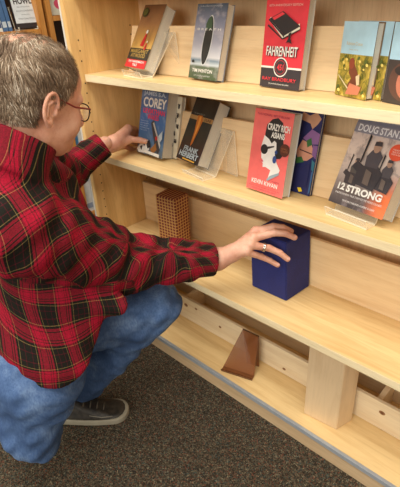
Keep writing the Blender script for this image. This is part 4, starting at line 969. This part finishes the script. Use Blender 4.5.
# ---- jeans
def jeans_sdf(P):
    d = sd_cone(P, HIPR, HIPL, .135, .135)
    d = smin(d, sd_cone(P, HIPL, KNL, .115, .088), .04); s_ = sd_cone(P, KNL, ANL, .086, .062); d = smin(d, s_, .03)
    d = smin(d, sd_cone(P, HIPR, KNR + (0, 0, .01), .12, .088), .04); d = smin(d, sd_cone(P, KNR, ANR, .08, .062), .03)
    d = d + .0045 * np.sin(P[..., 2] * 95 + 4 * np.sin(P[..., 0] * 17 + P[..., 1] * 9)) * np.sin(P[..., 1] * 30 + P[..., 0] * 22)
    d = d + folds(P, KNL, ANL, .0045, 42, .4) + folds(P, HIPR, KNR, .005, 38, 1.2) + folds(P, HIPL, KNL, .003, 50, 2)
    d = smax(d, (P - ANL) @ nrm(ANL - KNL) - .025, .006)
    return smax(d, FLOOR + .0015 - P[..., 2], .01)
v_, f_ = surface_nets(jeans_sdf, (-1.42, -.3, -1.42), (-.78, .95, -.74), .0085); v_ = smooth_mesh(v_, f_, 1, .4)
link_np('blue_jeans', v_, f_, DENIM, man)
# ---- shoe (the flat left foot)
def shoe_local(heel, toe, z0=FLOOR):
    u_ = nrm(np.array([toe[0] - heel[0], toe[1] - heel[1], 0])); n_ = np.array([-u_[1], u_[0], 0]); return np.array([heel[0], heel[1], z0]), u_, n_
def make_shoe(heel, toe, tipup=None):
    o_, u_, n_ = shoe_local(heel, toe); L_ = np.linalg.norm((np.array(toe) - np.array(heel))[:2]); R_ = np.stack([u_, n_, np.array([0, 0, 1.])], 1)
    def loc(P): return (P - o_) @ R_
    def outline(q_):
        t_ = np.clip(q_[..., 0] / L_, 0, 1); w_ = .036 + .016 * np.sin(np.clip((t_ - .15) / .85, 0, 1) * math.pi * .75)
        c_ = np.stack([np.clip(q_[..., 0], .036, L_ - .05), np.zeros_like(t_)], -1); d2 = np.linalg.norm(q_[..., :2] - c_, axis=-1); return d2 - w_
    def sole(P): q_ = loc(P); return smax(outline(q_) - .002, np.abs(q_[..., 2] - .014) - .013, .004)
    def upper(P):
        q_ = loc(P); t_ = q_[..., 0] / L_
        top = .098 - .062 * np.clip((t_ - .3) / .5, 0, 1) ** .8 - .01 * np.clip((t_ - .82) / .2, 0, 1)
        d = smax(outline(q_) + .002 + .35 * np.clip(q_[..., 2] - .03, 0, 1), q_[..., 2] - top, .018)
        return smax(d, .0265 - q_[..., 2], .003)
    bb0 = np.minimum(heel, toe) - .08; bb1 = np.maximum(heel, toe) + .08
    lo_ = (bb0[0], bb0[1], FLOOR - .01); hi_ = (bb1[0], bb1[1], FLOOR + .14)
    sh_ = bpy.data.objects.new('shoe', None); SC.collection.objects.link(sh_); sh_.parent = man
    m_, nt_, b_ = new_mat('dark_leather'); nn_ = noise(nt_, N(nt_, 'ShaderNodeTexCoord').outputs['Object'], 60, 3)
    nt_.links.new(ramp(nt_, nn_, [(.3, S((34, 30, 26))), (.7, S((64, 58, 48)))]), b_.inputs['Base Color']); b_.inputs['Roughness'].default_value = .5
    a_, c_ = surface_nets(upper, lo_, hi_, .0042); link_np('shoe_upper', smooth_mesh(a_, c_, 1), c_, m_, sh_)
    a_, c_ = surface_nets(sole, lo_, hi_, .004); link_np('shoe_sole', smooth_mesh(a_, c_, 1), c_, flat((150, 142, 122), .7), sh_)
    lc = MB()
    for i in range(4):
        t_ = .42 + i * .085; zz = FLOOR + (.098 - .062 * max(0, (t_ - .3) / .5) ** .8) + .003
        zz = min(zz, FLOOR + .1); p_ = o_ + u_ * t_ * L_; lc.tube([p_ - n_ * .022 + (0, 0, zz - FLOOR - .006), p_ + (0, 0, zz - FLOOR), p_ + n_ * .022 + (0, 0, zz - FLOOR - .006)], .0026, flat((92, 84, 70), .8), 6)
    lc.build('shoelace', sh_)
    st_ = MB(); st_.tube([o_ + u_ * L_ * .5 - n_ * .044 + (0, 0, .05), o_ + u_ * L_ * .66 - n_ * .046 + (0, 0, .038), o_ + u_ * L_ * .8 - n_ * .042 + (0, 0, .036)], .002, flat((130, 124, 110), .6), 6); st_.build('stitching', sh_)
make_shoe(np.array([-1.275, .44, 0]), np.array([-1.078, .645, 0]))
make_shoe(np.array([-1.16, -.2, 0]), np.array([-1.15, -.02, 0]) + np.array([0, -.42, 0]))
